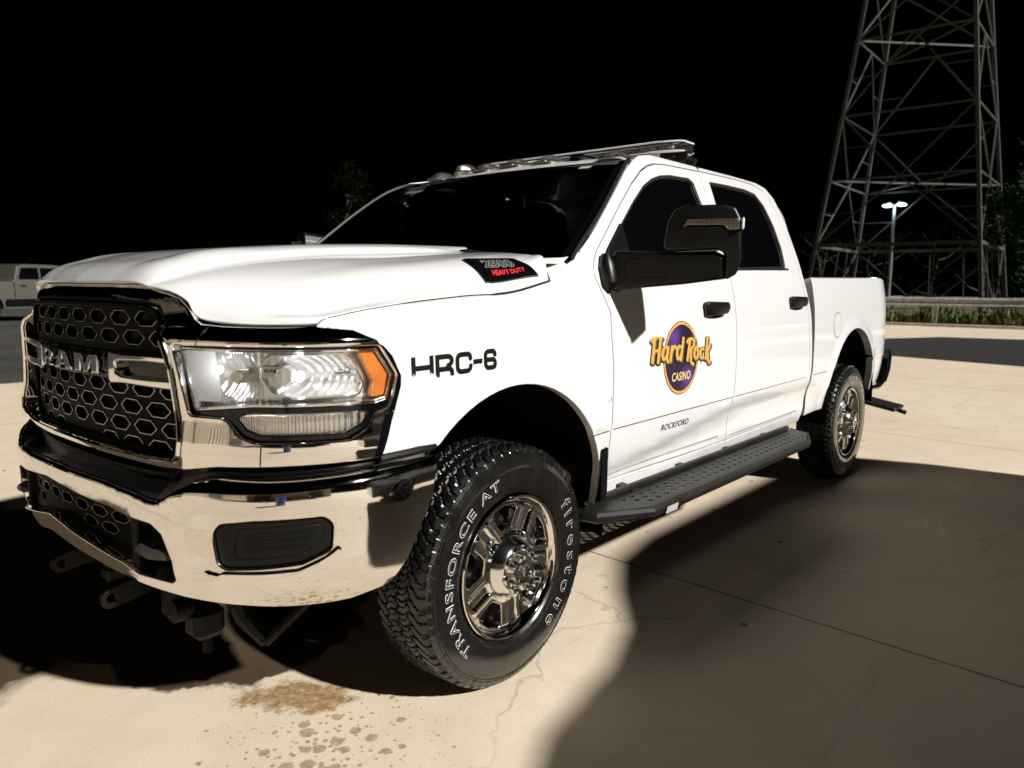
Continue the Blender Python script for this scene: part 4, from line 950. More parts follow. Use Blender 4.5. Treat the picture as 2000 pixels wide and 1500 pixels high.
# ------------------------------------------------------------------ running boards
def board(s):
    top = [(.40, .97), (.40, 1.045), (.60, 1.160), (2.30, 1.165), (2.50, 1.09), (2.56, .97)]
    holes = []
    for r, (y, x0) in enumerate(((1.030, .60), (1.070, .635), (1.110, .67))):
        for k in range(28):
            x = x0 + .0655 * k
            if x > 2.40: break
            holes.append([(x + a_, y + b_) for a_, b_ in ((-.015, 0), (-.008, -.0085), (.008, -.0085), (.015, 0), (.008, .0085), (-.008, .0085))])
    mp = lambda x, y: (x, s * y, .530 + .006 * (x - 1.4) / 1.4 - .9 * (max(0, y - 1.12)) ** 2 * 3)
    b = panel('running_board', rnd(top, .02, 4), holes, mp, M['board'], truck, res=.045, thick=.006, bev=.0025, ref=(1.4, 0, -5), back=True)
    lip = [(.40, 1.043), (.60, 1.162), (2.30, 1.168), (2.50, 1.09)]
    mb = MB()
    sec = [(0, 0), (.012, -.004), (.016, -.018), (.012, -.038), (0, -.048), (-.03, -.048)]
    P3 = [(.392, .97)] + lip + [(2.57, .97)]; nr = vnorm(P3 + [(1.4, .5)])
    rows = []
    for (x, y), (nx, ny) in zip(P3, nr):
        L = math.hypot(nx, ny); nx, ny = -nx / L, -ny / L
        if (x - 1.4) * nx + (y - .9) * ny < 0: nx, ny = -nx, -ny
        rows.append([Vector((x + nx * o, s * (y + ny * o), .531 + h + .0043 * (x - 1.4))) for o, h in sec])
    mb.grid(rows); mb.build('board_edge', M['board'], b, ang=20)
    mb = MB(); mb.bar((.55, s * .975, .540), (2.50, s * .975, .549), .030, .022, .006); mb.build('board_rail', M['board'], b)
    for x in (.75, 1.25, 1.75, 2.25): mb = MB(); mb.bar((x, s * .86, .545), (x, s * 1.0, .522), .05, .02); mb.bar((x, s * .84, .55), (x, s * .60, .56), .05, .04); mb.build('board_bracket', M['board'], b)
    if s < 0:
        sp = [(.672, .484), (.765, .484), (.770, .512), (.680, .512)]
        f = lambda u, v, d: (u, -(1.1795 + d + (v - .5) * .22 * (1 if v > .49 else 0)), v)
        lv, lf = fit(text2('LUVERNE', 1, .2, .03), .685, .492, .760, .504)
        decal('board_sticker', [(*poly2(sp), M['silver'], .001), (lv, lf, M['decalblk'], .002)], f, b)
for s in (-1, 1): board(s)
# ------------------------------------------------------------------ roof lamps and light bar
def roofz(x, y): return lerp([(0, 1.987), (.4, 1.979), (.64, 1.960), (.725, 1.938)], abs(y)) - .015 * (1 - sstep(1.15, 1.4, x))
def cablight(y, k=1.0, mat=None):
    mb = MB(); x = 1.20; z = roofz(x, y) - .012
    rows = []
    for i in range(9):
        t = i / 8; xx = x - .06 * k + .16 * k * t; h = .034 * k * math.sin(PI * min(1, t * 1.35 + .02) ** .8 * .5 if t < .5 else PI * (1 - t) * .98 + .02) ; h = .034 * k * (math.sin(PI * min(.999, t ** .7)))
        wd = .050 * k * (math.sin(PI * min(.999, t * .8 + .12)) ** .5)
        rows.append([Vector((xx, y + wd * math.cos(PI * j / 10), z + .004 + h * math.sin(PI * j / 10) + .004 * math.sin(PI * j / 10))) for j in range(11)])
    mb.grid(rows); o = mb.build('cab_light', mat or M['ribbed'], truck)
    mb = MB(); mb.box((x + .02 * k, y, z + .008), (.15 * k, .10 * k, .016), .006); mb.build('lamp_base', M['satin'] if mat is None else M['black'], o)
    mb = MB(); mb.box((x + .01 * k, y, z + .018), (.05 * k, .04 * k, .016), .004); mb.build('lamp_bulb', M['reflector'] if mat is None else M['black'], o)
for y in (-.57, -.18, .03, .24, .58): cablight(y, 1.25)
mb = MB(); zz = roofz(1.2, -.37); mb.box((1.22, -.37, zz + .006), (.14, .085, .024), .012); mb.build('antenna_base', M['gloss'], truck)
mb = MB(); mb.lathe([(0, .066), (.010, .068), (.014, .060)], 32, 'Z', (1.20, .40, roofz(1.2, .40) - .006)); be = mb.build('beacon', M['satin'], truck)
mb = MB(); mb.lathe([(.012, .060), (.028, .058), (.042, .048), (.052, .030), (.055, 0)], 32, 'Z', (1.20, .40, roofz(1.2, .40) - .004)); mb.build('beacon_dome', M['ribbed'], be)
LX, LZ = 1.70, 2.052
mb = MB()
def barsec(y, k):
    hw = .105 * k; return [Vector((LX + hw * a_, y, LZ + b_)) for a_, b_ in ((-.92, -.018), (-1, -.012), (1, -.012), (.92, -.018))]
ys = [(-.685, .45), (-.66, .72), (-.56, 1), (.56, 1), (.66, .72), (.685, .45)]
mb.grid([barsec(y, k) + [barsec(y, k)[0]] for y, k in ys]); mb.build('light_bar', M['satin'], truck); lbar = truck.children[-1]
lbar = [o for o in truck.children if o.name.startswith('light_bar')][0]
mb = MB(); rows = []
for y, k in ys:
    hw = .104 * k; rows.append([Vector((LX + hw * a_, y, LZ + b_)) for a_, b_ in ((-1, -.012), (-1.0, .022), (-.85, .040), (-.3, .046), (.3, .046), (.85, .040), (1, .022), (1, -.012))])
mb.grid(rows)
for r in (rows[0], rows[-1]): mb.add(r, [tuple(range(len(r)))])
mb.build('light_bar_lens', M['clear'], lbar, ang=25)
mb = MB(); rows = []
for y, k in ys:
    hw = .101 * k; rows.append([Vector((LX + hw * a_, y, LZ + b_)) for a_, b_ in ((-.86, .040), (-.3, .0462), (.3, .0462), (.86, .040))])
mb.grid(rows); glint_tubes = MB()
for sx in (-1, 1):
    glint_tubes.tube([(LX + sx * .102 * k, y, LZ + .036) for y, k in ys], .0045, 6); glint_tubes.tube([(LX + sx * .106 * k, y, LZ - .012) for y, k in ys], .004, 6)
for e_ in (0, -1): glint_tubes.tube([(LX + a_ * .104 * ys[e_][1], ys[e_][0], LZ + .034) for a_ in (-1, 0, 1)], .0045, 6)
glint_tubes.build('light_bar_highlight', simple('highlight_white', (.8, .8, .78), .3), lbar)  # white tubes added to paint bright highlights along the bar's edges
mb.build('light_bar_glow_sheet', simple('glow_sheet_white', (.75, .74, .72), .3), lbar)  # pale sheet added under the clear lens to paint in its brightness
for k in range(12):
    for sx in (-1, 1):
        y = -.60 + k * .109; mb = MB(); mb.box((LX + sx * .070, y, LZ + .006), (.02, .092, .026), .003)
        for q in range(6): mb.box((LX + sx * .082, y - .036 + q * .0145, LZ + .007), (.008, .010, .014), .002)
        mb.build('led_module', M['letter'] if (k % 3 == 1) else M['reflector'], lbar)
for s in (-1, 1):
    mb = MB(); mb.box((LX, s * .60, LZ - .032), (.15, .09, .036), .008); mb.bar((LX, s * .62, LZ - .03), (LX, s * .735, 1.955), .06, .012); mb.bar((LX, s * .73, 1.96), (LX + .01, s * .752, 1.905), .05, .008); mb.box((LX, s * .66, 2.0), (.12, .10, .03), .01); mb.build('light_bar_foot', M['black'], lbar)
# ------------------------------------------------------------------ writing on the body
near = side3(-1)
wv_ = N('worn_black_vinyl'); t_ = wv_.t; o_ = [n for n in t_.nodes if n.type == 'OUTPUT_MATERIAL'][0]
wv_.set(base=(.006, .006, .006), rough=.35)
x_ = wv_.n('ShaderNodeSeparateXYZ'); wv_.l(wv_.obj(), x_.inputs[0])
def mr(src, a_, b_):
    q = wv_.n('ShaderNodeMapRange'); q.inputs[1].default_value = a_; q.inputs[2].default_value = b_; wv_.l(src, q.inputs[0]); return q.outputs[0]
def mth(op, a_, b_):
    q = wv_.n('ShaderNodeMath', operation=op)
    for i, v in enumerate((a_, b_)):
        if hasattr(v, 'node'): wv_.l(v, q.inputs[i])
        else: q.inputs[i].default_value = v
    return q.outputs[0]
wear = mth('MULTIPLY', mr(x_.outputs[2], 1.108, 1.088), mr(x_.outputs[0], -.325, -.36))
msk = mth('GREATER_THAN', mth('ADD', wv_.noise(240, 3), mth('MULTIPLY', wear, .42)), .78)
tr_ = wv_.n('ShaderNodeBsdfTransparent'); mx_ = wv_.n('ShaderNodeMixShader'); wv_.l(msk, mx_.inputs[0]); wv_.l(wv_.b.outputs[0], mx_.inputs[1]); wv_.l(tr_.outputs[0], mx_.inputs[2]); wv_.l(mx_.outputs[0], o_.inputs[0])
def arcp(cx, cy, rx, ry, a0, a1, n=6): return [(cx + rx * math.cos(math.radians(a0 + (a1 - a0) * k / n)), cy + ry * math.sin(math.radians(a0 + (a1 - a0) * k / n))) for k in range(n + 1)]
Wt = .0150; hW = Wt / 2; Hh = .066
T_, B_ = Hh - hW, hW; m_ = Hh / 2
def glyphs():
    x = 0.0; L = []
    L += [[(.008, 0), (.008, Hh)], [(.075, 0), (.075, Hh)], [(.008, m_), (.075, m_)]]
    o = .089; L += [[(o + .008, 0), (o + .008, Hh)], [(o + .008, T_), (o + .050, T_)] + arcp(o + .050, T_ - .0135, .016, .0135, 90, -90) + [(o + .050, B_ + .0145), (o + .008, B_ + .0145 + .0)], [(o + .048, B_ + .0145)] + arcp(o + .052, B_ + .002, .014, .0125, 90, 0, 4) + [(o + .066, 0)]]
    o = .170; L += [[(o + .064, Hh * .66)] + arcp(o + .050, T_ - .014, .014, .014, 0, 90, 4) + arcp(o + .022, T_ - .014, .014, .014, 90, 180, 4) + arcp(o + .022, B_ + .014, .014, .014, 180, 270, 4) + arcp(o + .050, B_ + .014, .014, .014, 270, 360, 4) + [(o + .064, Hh * .36)]]
    L += [[(.246, m_ - .001), (.286, m_ - .001)]]
    o = .293; L += [[(o + .052, Hh * .76)] + arcp(o + .040, T_ - .012, .012, .012, 0, 90, 4) + arcp(o + .020, T_ - .012, .012, .012, 90, 180, 4) + arcp(o + .020, B_ + .012, .012, .012, 180, 270, 4) + arcp(o + .040, B_ + .012, .012, .012, 270, 360, 4) + arcp(o + .040, B_ + .013, .012, .012, 0, 90, 4) + [(o + .010, B_ + .025)]]
    return L
def flatstroke(L, w_):
    polys = []
    for ln in L:
        for i, (a_, b_) in enumerate(zip(ln, ln[1:])):
            a2 = Vector(a_); b2 = Vector(b_); t = b2 - a2
            if t.length < 1e-6: continue
            t.normalize(); n2 = Vector((-t.y, t.x)) * w_ / 2
            e = t * (w_ * .10)
            p0 = a2 - (e if i else Vector((0, 0))); p1 = b2 + (e if i < len(ln) - 2 else Vector((0, 0))); polys.append([p0 + n2, p0 - n2, p1 - n2, p1 + n2])
        for p in ln[1:-1]: polys.append([Vector((p[0] + w_ / 2 * math.cos(2 * PI * k / 14), p[1] + w_ / 2 * math.sin(2 * PI * k / 14))) for k in range(14)])
    vs = []; fc = []
    for p in polys:
        if area(p) < 0: p = p[::-1]
        fc.append(list(range(len(vs), len(vs) + len(p)))); vs += [Vector((q[0], q[1])) for q in p]
    r = delaunay_2d_cdt(vs, [], fc, 1, 1e-6, True); return [tuple(v) for v in r[0]], [tuple(f) for f, o in zip(r[2], r[5]) if len(o)]
gv, gf = flatstroke(glyphs(), Wt)
gv = [(-.438 + x, 1.081 + y + .026 * x) for x, y in gv]
fen_near = [o for o in truck.children if o.name.startswith('fender') and o.data.vertices[0].co.y < 0][0]
door_near = [o for o in truck.children if o.name.startswith('front_door') and o.data.vertices[0].co.y < 0][0]
decal('unit_lettering', [(gv, gf, wv_.m, .0018)], near, fen_near)
rv, rf = fit(text2('ROCKFORD', 1, .28, .012, .9, 1.1), 1.006, .7345, 1.262, .7615)
decal('town_lettering', [(rv, rf, M['decalblk'], .0015)], near, door_near)
disc = lambda r: poly2(circ(1.153, 1.046, r, 72))
def pxu(v): return [(.871 + (x - 165) * .000837, 1.208 + (280 - (y + .22 * x)) * .000398) for x, y in v]
HR = [[(183, 432), (206, 398), (232, 388)], [(212, 395), (188, 655)], [(272, 385), (245, 650)], [(200, 540), (262, 508)], [(262, 392), (284, 384)],
      [(344, 478), (322, 470), (300, 500), (290, 565), (300, 612), (322, 600), (338, 560)], [(350, 470), (336, 600), (348, 632)],
      [(392, 458), (374, 625)], [(386, 520), (404, 470), (424, 452), (434, 474)],
      [(492, 455), (470, 444), (450, 480), (442, 545), (454, 592), (474, 580), (490, 540)], [(516, 350), (488, 600)],
      [(590, 365), (562, 595)], [(560, 392), (576, 356), (612, 342), (640, 366), (636, 424), (600, 462)], [(602, 462), (600, 540), (604, 610), (624, 640), (632, 628)],
      [(664, 438), (644, 480), (642, 540), (660, 572), (682, 548), (690, 490), (680, 446), (664, 438)],
      [(752, 452), (736, 432), (718, 470), (714, 530), (730, 562), (752, 545)],
      [(800, 305), (782, 565)], [(792, 490), (830, 400), (834, 385)], [(800, 480), (812, 560), (822, 606), (834, 590)]]
hv, hf = strokes(HR, 25); hb = strokes(HR, 52); hb2 = ([(x + 6, y + 12) for x, y in hb[0]], hb[1]); hm = strokes(HR, 32); hm = ([(x + 4, y + 7) for x, y in hm[0]], hm[1])
cv, cf = fit(text2('CASINO', 1, .12, .018, 1, 1.08), 1.066, .946, 1.238, .985)
kv = text2('®', 1); kv = fit(kv, 1.335, 1.005, 1.347, 1.015)
decal('casino_logo', [(*disc(.163), M['decalblk'], .0012), (*disc(.1595), M['gold'], .0016), (*disc(.1475), M['decalblk'], .0020), (*disc(.1455), M['purple'], .0024),
      (pxu(hb2[0]), hb2[1], M['decalblk'], .0028), (pxu(hm[0]), hm[1], M['goldlt'], .0031), (pxu([(x + 3, y + 5) for x, y in strokes(HR, 30)[0]]), strokes(HR, 30)[1], M['decalblk'], .0034), (pxu(hv), hf, M['gold'], .0037), (cv, cf, M['goldlt'], .0030), (*kv, M['decalblk'], .0015)], near, door_near)
# hood-side badge
TLc, TRc, BRc, BLc = Vector((.012, -.722, 1.424)), Vector((.235, -.790, 1.439)), Vector((.245, -.872, 1.381)), Vector((-.030, -.845, 1.361))
nB = (TRc - TLc).cross(BLc - TLc).normalized(); nB = nB if nB.y < 0 else -nB
from mathutils.bvhtree import BVHTree
_bv = BVHTree.FromPolygons([v.co for v in hood.data.vertices], [tuple(p.vertices) for p in hood.data.polygons])
def bad(u, v, d=0):
    p = (TLc * (1 - u) + TRc * u) * v + (BLc * (1 - u) + BRc * u) * (1 - v)
    h = _bv.ray_cast(p + nB * .15, -nB)[0]
    if h is not None and (h - p).length < .06: return h + nB * (.007 + d)
    return (TLc * (1 - u) + TRc * u) * v + (BLc * (1 - u) + BRc * u) * (1 - v) + nB * (.010 + d)
bd = panel('hood_badge', rnd([(-.03, 1.0), (.88, 1.0), (1.0, .0), (.10, -.0)], [.06, .08, .04, .06], 4), [], lambda u, v: bad(u, v), M['gloss'], hood, res=.06, thick=.022, bev=.02, ref=(.1, 0, 1.0))
panel('badge_chrome_edge', rnd([(-.045, 1.03), (.89, 1.03), (1.015, -.03), (.09, -.03)], [.06, .08, .04, .06], 4), [], lambda u, v: bad(u, v, -.003), M['satin'], hood, res=.06, thick=.012, bev=.015, ref=(.1, 0, 1.0))
panel('badge_rim', rnd([(-.03, 1.0), (.88, 1.0), (1.0, .0), (.10, -.0)], [.06, .08, .04, .06], 4), [rnd(shrink([(-.03, 1.0), (.88, 1.0), (1.0, .0), (.10, 0)], .07), .05, 4)], lambda u, v: bad(u, v, .0018), M['gloss'], hood, res=.06, thick=.004, bev=.02, ref=(.1, 0, 1.0))
t1 = fit(text2('2500', 1, 0, .06, 1.3), .20, .44, .74, .84); t2 = fit(text2('HEAVY DUTY', 1, .15, .03, 1.3), .26, .17, .82, .36)
t1b = fit(text2('2500', 1, 0, -.01, 1.3), .212, .47, .73, .81)
decal('badge_lettering', [(*t1, simple('badge_numeral_metal', (.5, .5, .5), .3, .6), .0022), (*t1b, M['gloss'], .0028), (*t2, M['red'], .0024)], bad, hood)
# ------------------------------------------------------------------ ground
a = N('concrete_yard')
x = a.n('ShaderNodeSeparateXYZ'); a.l(a.obj(), x.inputs[0])
def MR(src, p, q): 
    m = a.n('ShaderNodeMapRange'); m.clamp = True; m.inputs[1].default_value = p; m.inputs[2].default_value = q; a.l(src, m.inputs[0]); return m.outputs[0]
def MT(op, p, q=0):
    m = a.n('ShaderNodeMath', operation=op); m.use_clamp = False
    for i, v in enumerate((p, q)):
        if hasattr(v, 'node'): a.l(v, m.inputs[i])
        else: m.inputs[i].default_value = v
    return m.outputs[0]
big = a.noise(.35, 6, .6, 1, .6); med = a.noise(3.2, 6, .65); fine = a.noise(140, 3, .6)
base = a.mix(a.ramp(big, [(.35, 0), (.66, 1)]), (.68, .56, .42), (.80, .68, .52))
base = a.mix(MT('MULTIPLY', a.ramp(med, [(.45, 0), (.75, 1)]), .35), base, (.50, .38, .25))
base = a.mix(MT('MULTIPLY', a.ramp(fine, [(.35, 0), (.70, 1)]), .35), base, (.46, .36, .25))
def spot(cx, cy, rx, ry, rot=0, nz=None, amp=.5):
    mp = a.n('ShaderNodeMapping', vector_type='TEXTURE'); mp.inputs['Location'].default_value = (cx, cy, 0); mp.inputs['Rotation'].default_value = (0, 0, rot); mp.inputs['Scale'].default_value = (rx, ry, 1)
    a.l(a.tc.outputs['Object'], mp.inputs[0]); vl = a.n('ShaderNodeVectorMath', operation='LENGTH'); a.l(mp.outputs[0], vl.inputs[0])
    return MT('ADD', vl.outputs['Value'], MT('MULTIPLY', MT('SUBTRACT', nz if nz is not None else med, .5), amp))
# brown splash marks in front of the bumper and by the wheel
sp1 = spot(-.54, -.50, .20, .10, -.9, a.noise(9, 6, .75), 2.6)
sp2 = spot(-.68, -.78, .34, .30, 0, a.noise(24, 5, .7), 5.6)
sv = a.n('ShaderNodeTexVoronoi'); sv.inputs['Scale'].default_value = 15; a.l(a.obj(), sv.inputs['Vector'])
sv2 = a.n('ShaderNodeTexVoronoi'); sv2.inputs['Scale'].default_value = 38; a.l(a.obj(), sv2.inputs['Vector'])
s2_ = spot(-.66, -.80, .62, .50, 0, a.noise(8, 3), .7); ds_ = MT('ADD', sv.outputs['Distance'], MT('MULTIPLY', MT('SUBTRACT', a.noise(60, 3), .5), .25))
splat = MT('MAXIMUM', MR(MT('SUBTRACT', ds_, MT('SUBTRACT', .40, MT('MULTIPLY', s2_, .46))), .03, -.02), MR(MT('SUBTRACT', sv2.outputs['Distance'], MT('SUBTRACT', .34, MT('MULTIPLY', s2_, .36))), .03, -.02))
dirt = MT('MULTIPLY', MT('MAXIMUM', MR(sp1, 1.05, .72), MT('MULTIPLY', splat, .8)), a.ramp(a.noise(38, 4, .7), [(.3, .45), (.6, 1)]))
base = a.mix(dirt, base, (.27, .15, .045))
drops = a.n('ShaderNodeTexVoronoi'); drops.inputs['Scale'].default_value = 3.4; a.l(a.obj(), drops.inputs['Vector'])
dm = MT('MULTIPLY', MR(MT('ADD', drops.outputs['Distance'], MT('MULTIPLY', MT('SUBTRACT', a.noise(30, 3), .5), .08)), .075, .06), MR(a.noise(1.3, 2), .52, .56))
base = a.mix(dm, base, (.20, .125, .055))
# hairline cracks, pores, tyre scuffs, oil
vc = a.n('ShaderNodeTexVoronoi'); vc.feature = 'DISTANCE_TO_EDGE'; vc.inputs['Scale'].default_value = .42
vd = a.n('ShaderNodeVectorMath', operation='ADD'); a.l(a.obj(), vd.inputs[0]); nz_ = a.n('ShaderNodeTexNoise'); nz_.inputs['Scale'].default_value = 2.2; nz_.inputs['Detail'].default_value = 8; a.l(a.obj(), nz_.inputs['Vector'])
sc__ = a.n('ShaderNodeVectorMath', operation='SCALE'); a.l(nz_.outputs['Color'], sc__.inputs[0]); sc__.inputs['Scale'].default_value = .55; a.l(sc__.outputs[0], vd.inputs[1]); a.l(vd.outputs[0], vc.inputs['Vector'])
crk = MT('MULTIPLY', MR(vc.outputs['Distance'], .0035, .0012), MR(a.noise(.5, 2), .50, .56)); base = a.mix(MT('MULTIPLY', crk, .28), base, (.14, .10, .07))
pores = MR(a.noise(320, 2, .5), .68, .74); base = a.mix(MT('MULTIPLY', pores, .5), base, (.22, .17, .12))
oil = MT('MULTIPLY', MR(a.noise(5.5, 3, .5), .66, .74), MR(a.noise(.8, 2), .50, .60)); base = a.mix(MT('MULTIPLY', oil, .5), base, (.16, .12, .08))
scf = a.noise(1.0, 5, .7, (.35, 7, 1)); base = a.mix(MT('MULTIPLY', MR(scf, .60, .72), .30), base, (.28, .22, .16))
scf2 = a.noise(1.0, 5, .7, (6, .5, 1)); base = a.mix(MT('MULTIPLY', MR(scf2, .62, .74), .22), base, (.86, .77, .62))
# damp patches; the two at the front also paint in the truck's shadow
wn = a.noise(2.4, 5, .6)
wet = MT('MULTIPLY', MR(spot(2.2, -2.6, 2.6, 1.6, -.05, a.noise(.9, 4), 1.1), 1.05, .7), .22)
shadow_wet2 = MR(spot(-1.5, 1.6, 1.5, 1.5, .2, a.noise(1.6, 4), .5), 1.0, .95)
shadow_wet3 = MR(spot(-.35, .25, .60, .60, .0, wn, .9), 1.0, .95)
ring = MT('MULTIPLY', MR(MT('ABSOLUTE', MT('SUBTRACT', spot(-.02, -1.72, .34, .22, -.5, wn, .5), 1.0)), .12, .02), .8)  # pale swirl of reflected light painted on the ground
W_ = MT('MAXIMUM', wet, MT('MAXIMUM', shadow_wet2, shadow_wet3))
wet_shade_c = a.mix(a.ramp(a.noise(1.1, 6, .7), [(.3, 0), (.7, 1)]), (.060, .044, .026), (.105, .078, .048))
base = a.mix(W_, base, wet_shade_c)
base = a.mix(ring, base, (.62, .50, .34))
for cx_, cy_, rx_, ry_, ro_ in ((.57, -1.31, .010, .11, .05), (.63, -1.34, .009, .10, .05), (2.9, -1.75, .16, .012, .3), (3.0, -1.65, .12, .010, .25), (1.9, -1.55, .015, .09, .4)):  # thin streaks of reflected light, painted pale
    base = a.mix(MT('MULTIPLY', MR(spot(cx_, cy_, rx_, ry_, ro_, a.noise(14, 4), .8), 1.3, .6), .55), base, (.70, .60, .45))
# expansion joints
xr = MT('SUBTRACT', x.outputs[0], MT('MULTIPLY', x.outputs[1], .06))
def near_(src, c): return MT('ABSOLUTE', MT('SUBTRACT', src, c))
jt = near_(xr, 1.275)
for c_ in (-3.3, 5.9, 10.5, 15.1, 19.7, 24.3): jt = MT('MINIMUM', jt, near_(xr, c_))
yr = MT('ADD', x.outputs[1], MT('MULTIPLY', x.outputs[0], .06))
for c_ in (5.72, -3.5, -8.1): jt = MT('MINIMUM', jt, near_(yr, c_))
jt = MT('ADD', jt, MT('MULTIPLY', MT('SUBTRACT', a.noise(9, 4), .5), .008))
jm = MR(jt, .009, .004); base = a.mix(MT('MULTIPLY', jm, .75), base, (.05, .04, .03))
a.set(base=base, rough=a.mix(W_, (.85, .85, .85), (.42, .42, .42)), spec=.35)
a.bump(MT('ADD', MT('MULTIPLY', fine, .6), MT('MULTIPLY', med, .8)), .35, .003); M['ground'] = a.m
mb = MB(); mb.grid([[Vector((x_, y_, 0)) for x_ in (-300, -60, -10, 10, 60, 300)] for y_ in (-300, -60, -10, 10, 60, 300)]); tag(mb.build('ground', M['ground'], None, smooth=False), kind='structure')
def sheet(name, pts, z, mat):
    mb = MB(); mb.add([(x_, y_, z) for x_, y_ in pts], [tuple(range(len(pts)))]); return tag(mb.build(name, mat, None, smooth=False), kind='structure')
a = N('old_asphalt'); a.set(base=a.mix(a.ramp(a.noise(.6, 6), [(.35, 0), (.65, 1)]), (.035, .033, .03), (.06, .056, .05)), rough=.8); a.bump(a.noise(60, 3), .4, .006); M['asph'] = a.m
sheet('road', [(-70, 8.2), (31, 9.4), (29, 60), (29, 290), (-70, 290)], .004, M['asph'])
sheet('shadow_patch', [(13.5, -6), (15.6, 1.9), (18.5, 3.4), (22, 3.2), (24.2, 2.2), (25.2, -1), (25.5, -7), (21, -9)], .004, simple('shadow_tone', (.02, .019, .018), .7, 0, (40, .3, .004), .4))  # dark sheet painting the shadow of something out of view
a = N('dry_soil'); a.set(base=a.mix(a.ramp(a.noise(2.5, 6), [(.35, 0), (.65, 1)]), (.05, .055, .02), (.12, .11, .055)), rough=.95); M['soil'] = a.m
sheet('verge', [(32.4, 60), (34.9, -40), (290, -40), (290, 60)], .004, M['soil'])
mb = MB(); mb.grid([[Vector((32.2 + .25 * -t / 10 * 1.0 + o, t, z)) for o, z in ((0, 0.0), (.02, .10), (.16, .12), (.20, .0))] for t in np.linspace(40, -30, 30)]); tag(mb.build('kerb', simple('kerb_concrete', (.42, .37, .29), .85, 0, (20, .4, .01), .2), None), kind='structure')
# ------------------------------------------------------------------ grass and weeds along the rail
rg = random.Random(4); mb = MB()
for i in range(9000):
    y = rg.uniform(-14, 14); x = 32.2 - .025 * y * 10 * .1 + rg.random() ** 1.5 * 6 + .8; h = rg.uniform(.25, .75) * (1.25 if math.sin(y * 1.7) + math.sin(y * .6 + 1) > .3 else .8); an = rg.uniform(0, PI); w_ = rg.uniform(.03, .10); l_ = rg.uniform(-.25, .25)
    dx, dy = math.cos(an) * w_, math.sin(an) * w_; p = Vector((x, y, 0)); t = p + Vector((l_, rg.uniform(-.2, .2), h))
    mb.add([p - Vector((dx, dy, 0)), p + Vector((dx, dy, 0)), (p + t) / 2 + Vector((dx, dy, .1)) * .8, t, (p + t) / 2 - Vector((dx, dy, -.1)) * .8], [(0, 1, 2, 3, 4)])
a = N('weeds'); a.set(base=a.mix(a.ramp(a.noise(1.6, 4), [(.38, 0), (.62, 1)]), (.035, .06, .012), (.13, .15, .035)), rough=.8); M['weeds'] = a.m
tag(mb.build('grass', M['weeds'], None, smooth=False), 'tall green weeds growing behind the guardrail', 'grass', kind='stuff')
# ------------------------------------------------------------------ guardrail
gr = tag(empty('guardrail', (33.2, 3, 0)), 'pale grey guardrail with square posts beyond the yard, under the lattice tower', 'guardrail')
galv = simple('weathered_galvanised', (.34, .335, .33), .6, .3, (8, .3, .01), .3)
d_ = Vector((.235, -1, 0)).normalized(); p0 = Vector((0, 0, 0)); nn_ = Vector((-d_.y, d_.x, 0)) * -1
mb = MB(); prof = [(0, .77), (-.05, .81), (-.05, .88), (.02, .93), (.02, 1.0), (-.05, 1.05), (-.05, 1.12), (0, 1.16)]
mb.grid([[p0 + d_ * t + Vector((-o, 0, z)) * -1 * 1.0 if False else p0 + d_ * t + Vector((o, 0, z)) for o, z in prof] for t in (-16, -8, 0, 8, 16)]); mb.build('rail', galv, gr, ang=60)
for k in range(-6, 7):
    p = p0 + d_ * (k * 2.6 - 1.15); mb = MB(); mb.box(p + Vector((.14, 0, .5)), (.20, .24, 1.06), .01); mb.build('post', galv, gr)
# ------------------------------------------------------------------ lattice tower
tw = tag(empty('lattice_tower', (51.5, 9.3, 0), math.atan2(.63949, .75817) - PI / 2 + math.radians(-40)), 'tall dark steel lattice power pylon standing beyond the guardrail', 'pylon')
a = N('pylon_steel'); a.set(base=a.mix(a.ramp(a.noise(.9, 5), [(.42, 0), (.70, 1)]), (.062, .062, .064), (.075, .065, .056)), rough=.65, metal=.2); M['pylon'] = a.m
hwz = [(0, 4.9), (16.6, 3.12), (30, 1.75), (44, .9)]
LV = [0, 4.2, 8.2, 12.1, 16.6, 21, 25.5, 30, 34, 38, 41, 44]
cn = [(-1, -1), (1, -1), (1, 1), (-1, 1)]
def cp(i, z): h = lerp(hwz, z); return Vector((cn[i % 4][0] * h, cn[i % 4][1] * h, z))
for i in range(4):
    mb = MB()
    for z0, z1 in zip(LV, LV[1:]): mb.bar(cp(i, z0), cp(i, z1), .22 if z0 < 20 else .16, bev=.01)
    mb.box((*cp(i, .1).xy, .15), (.8, .8, .5), .03); mb.build('leg', M['pylon'], tw)
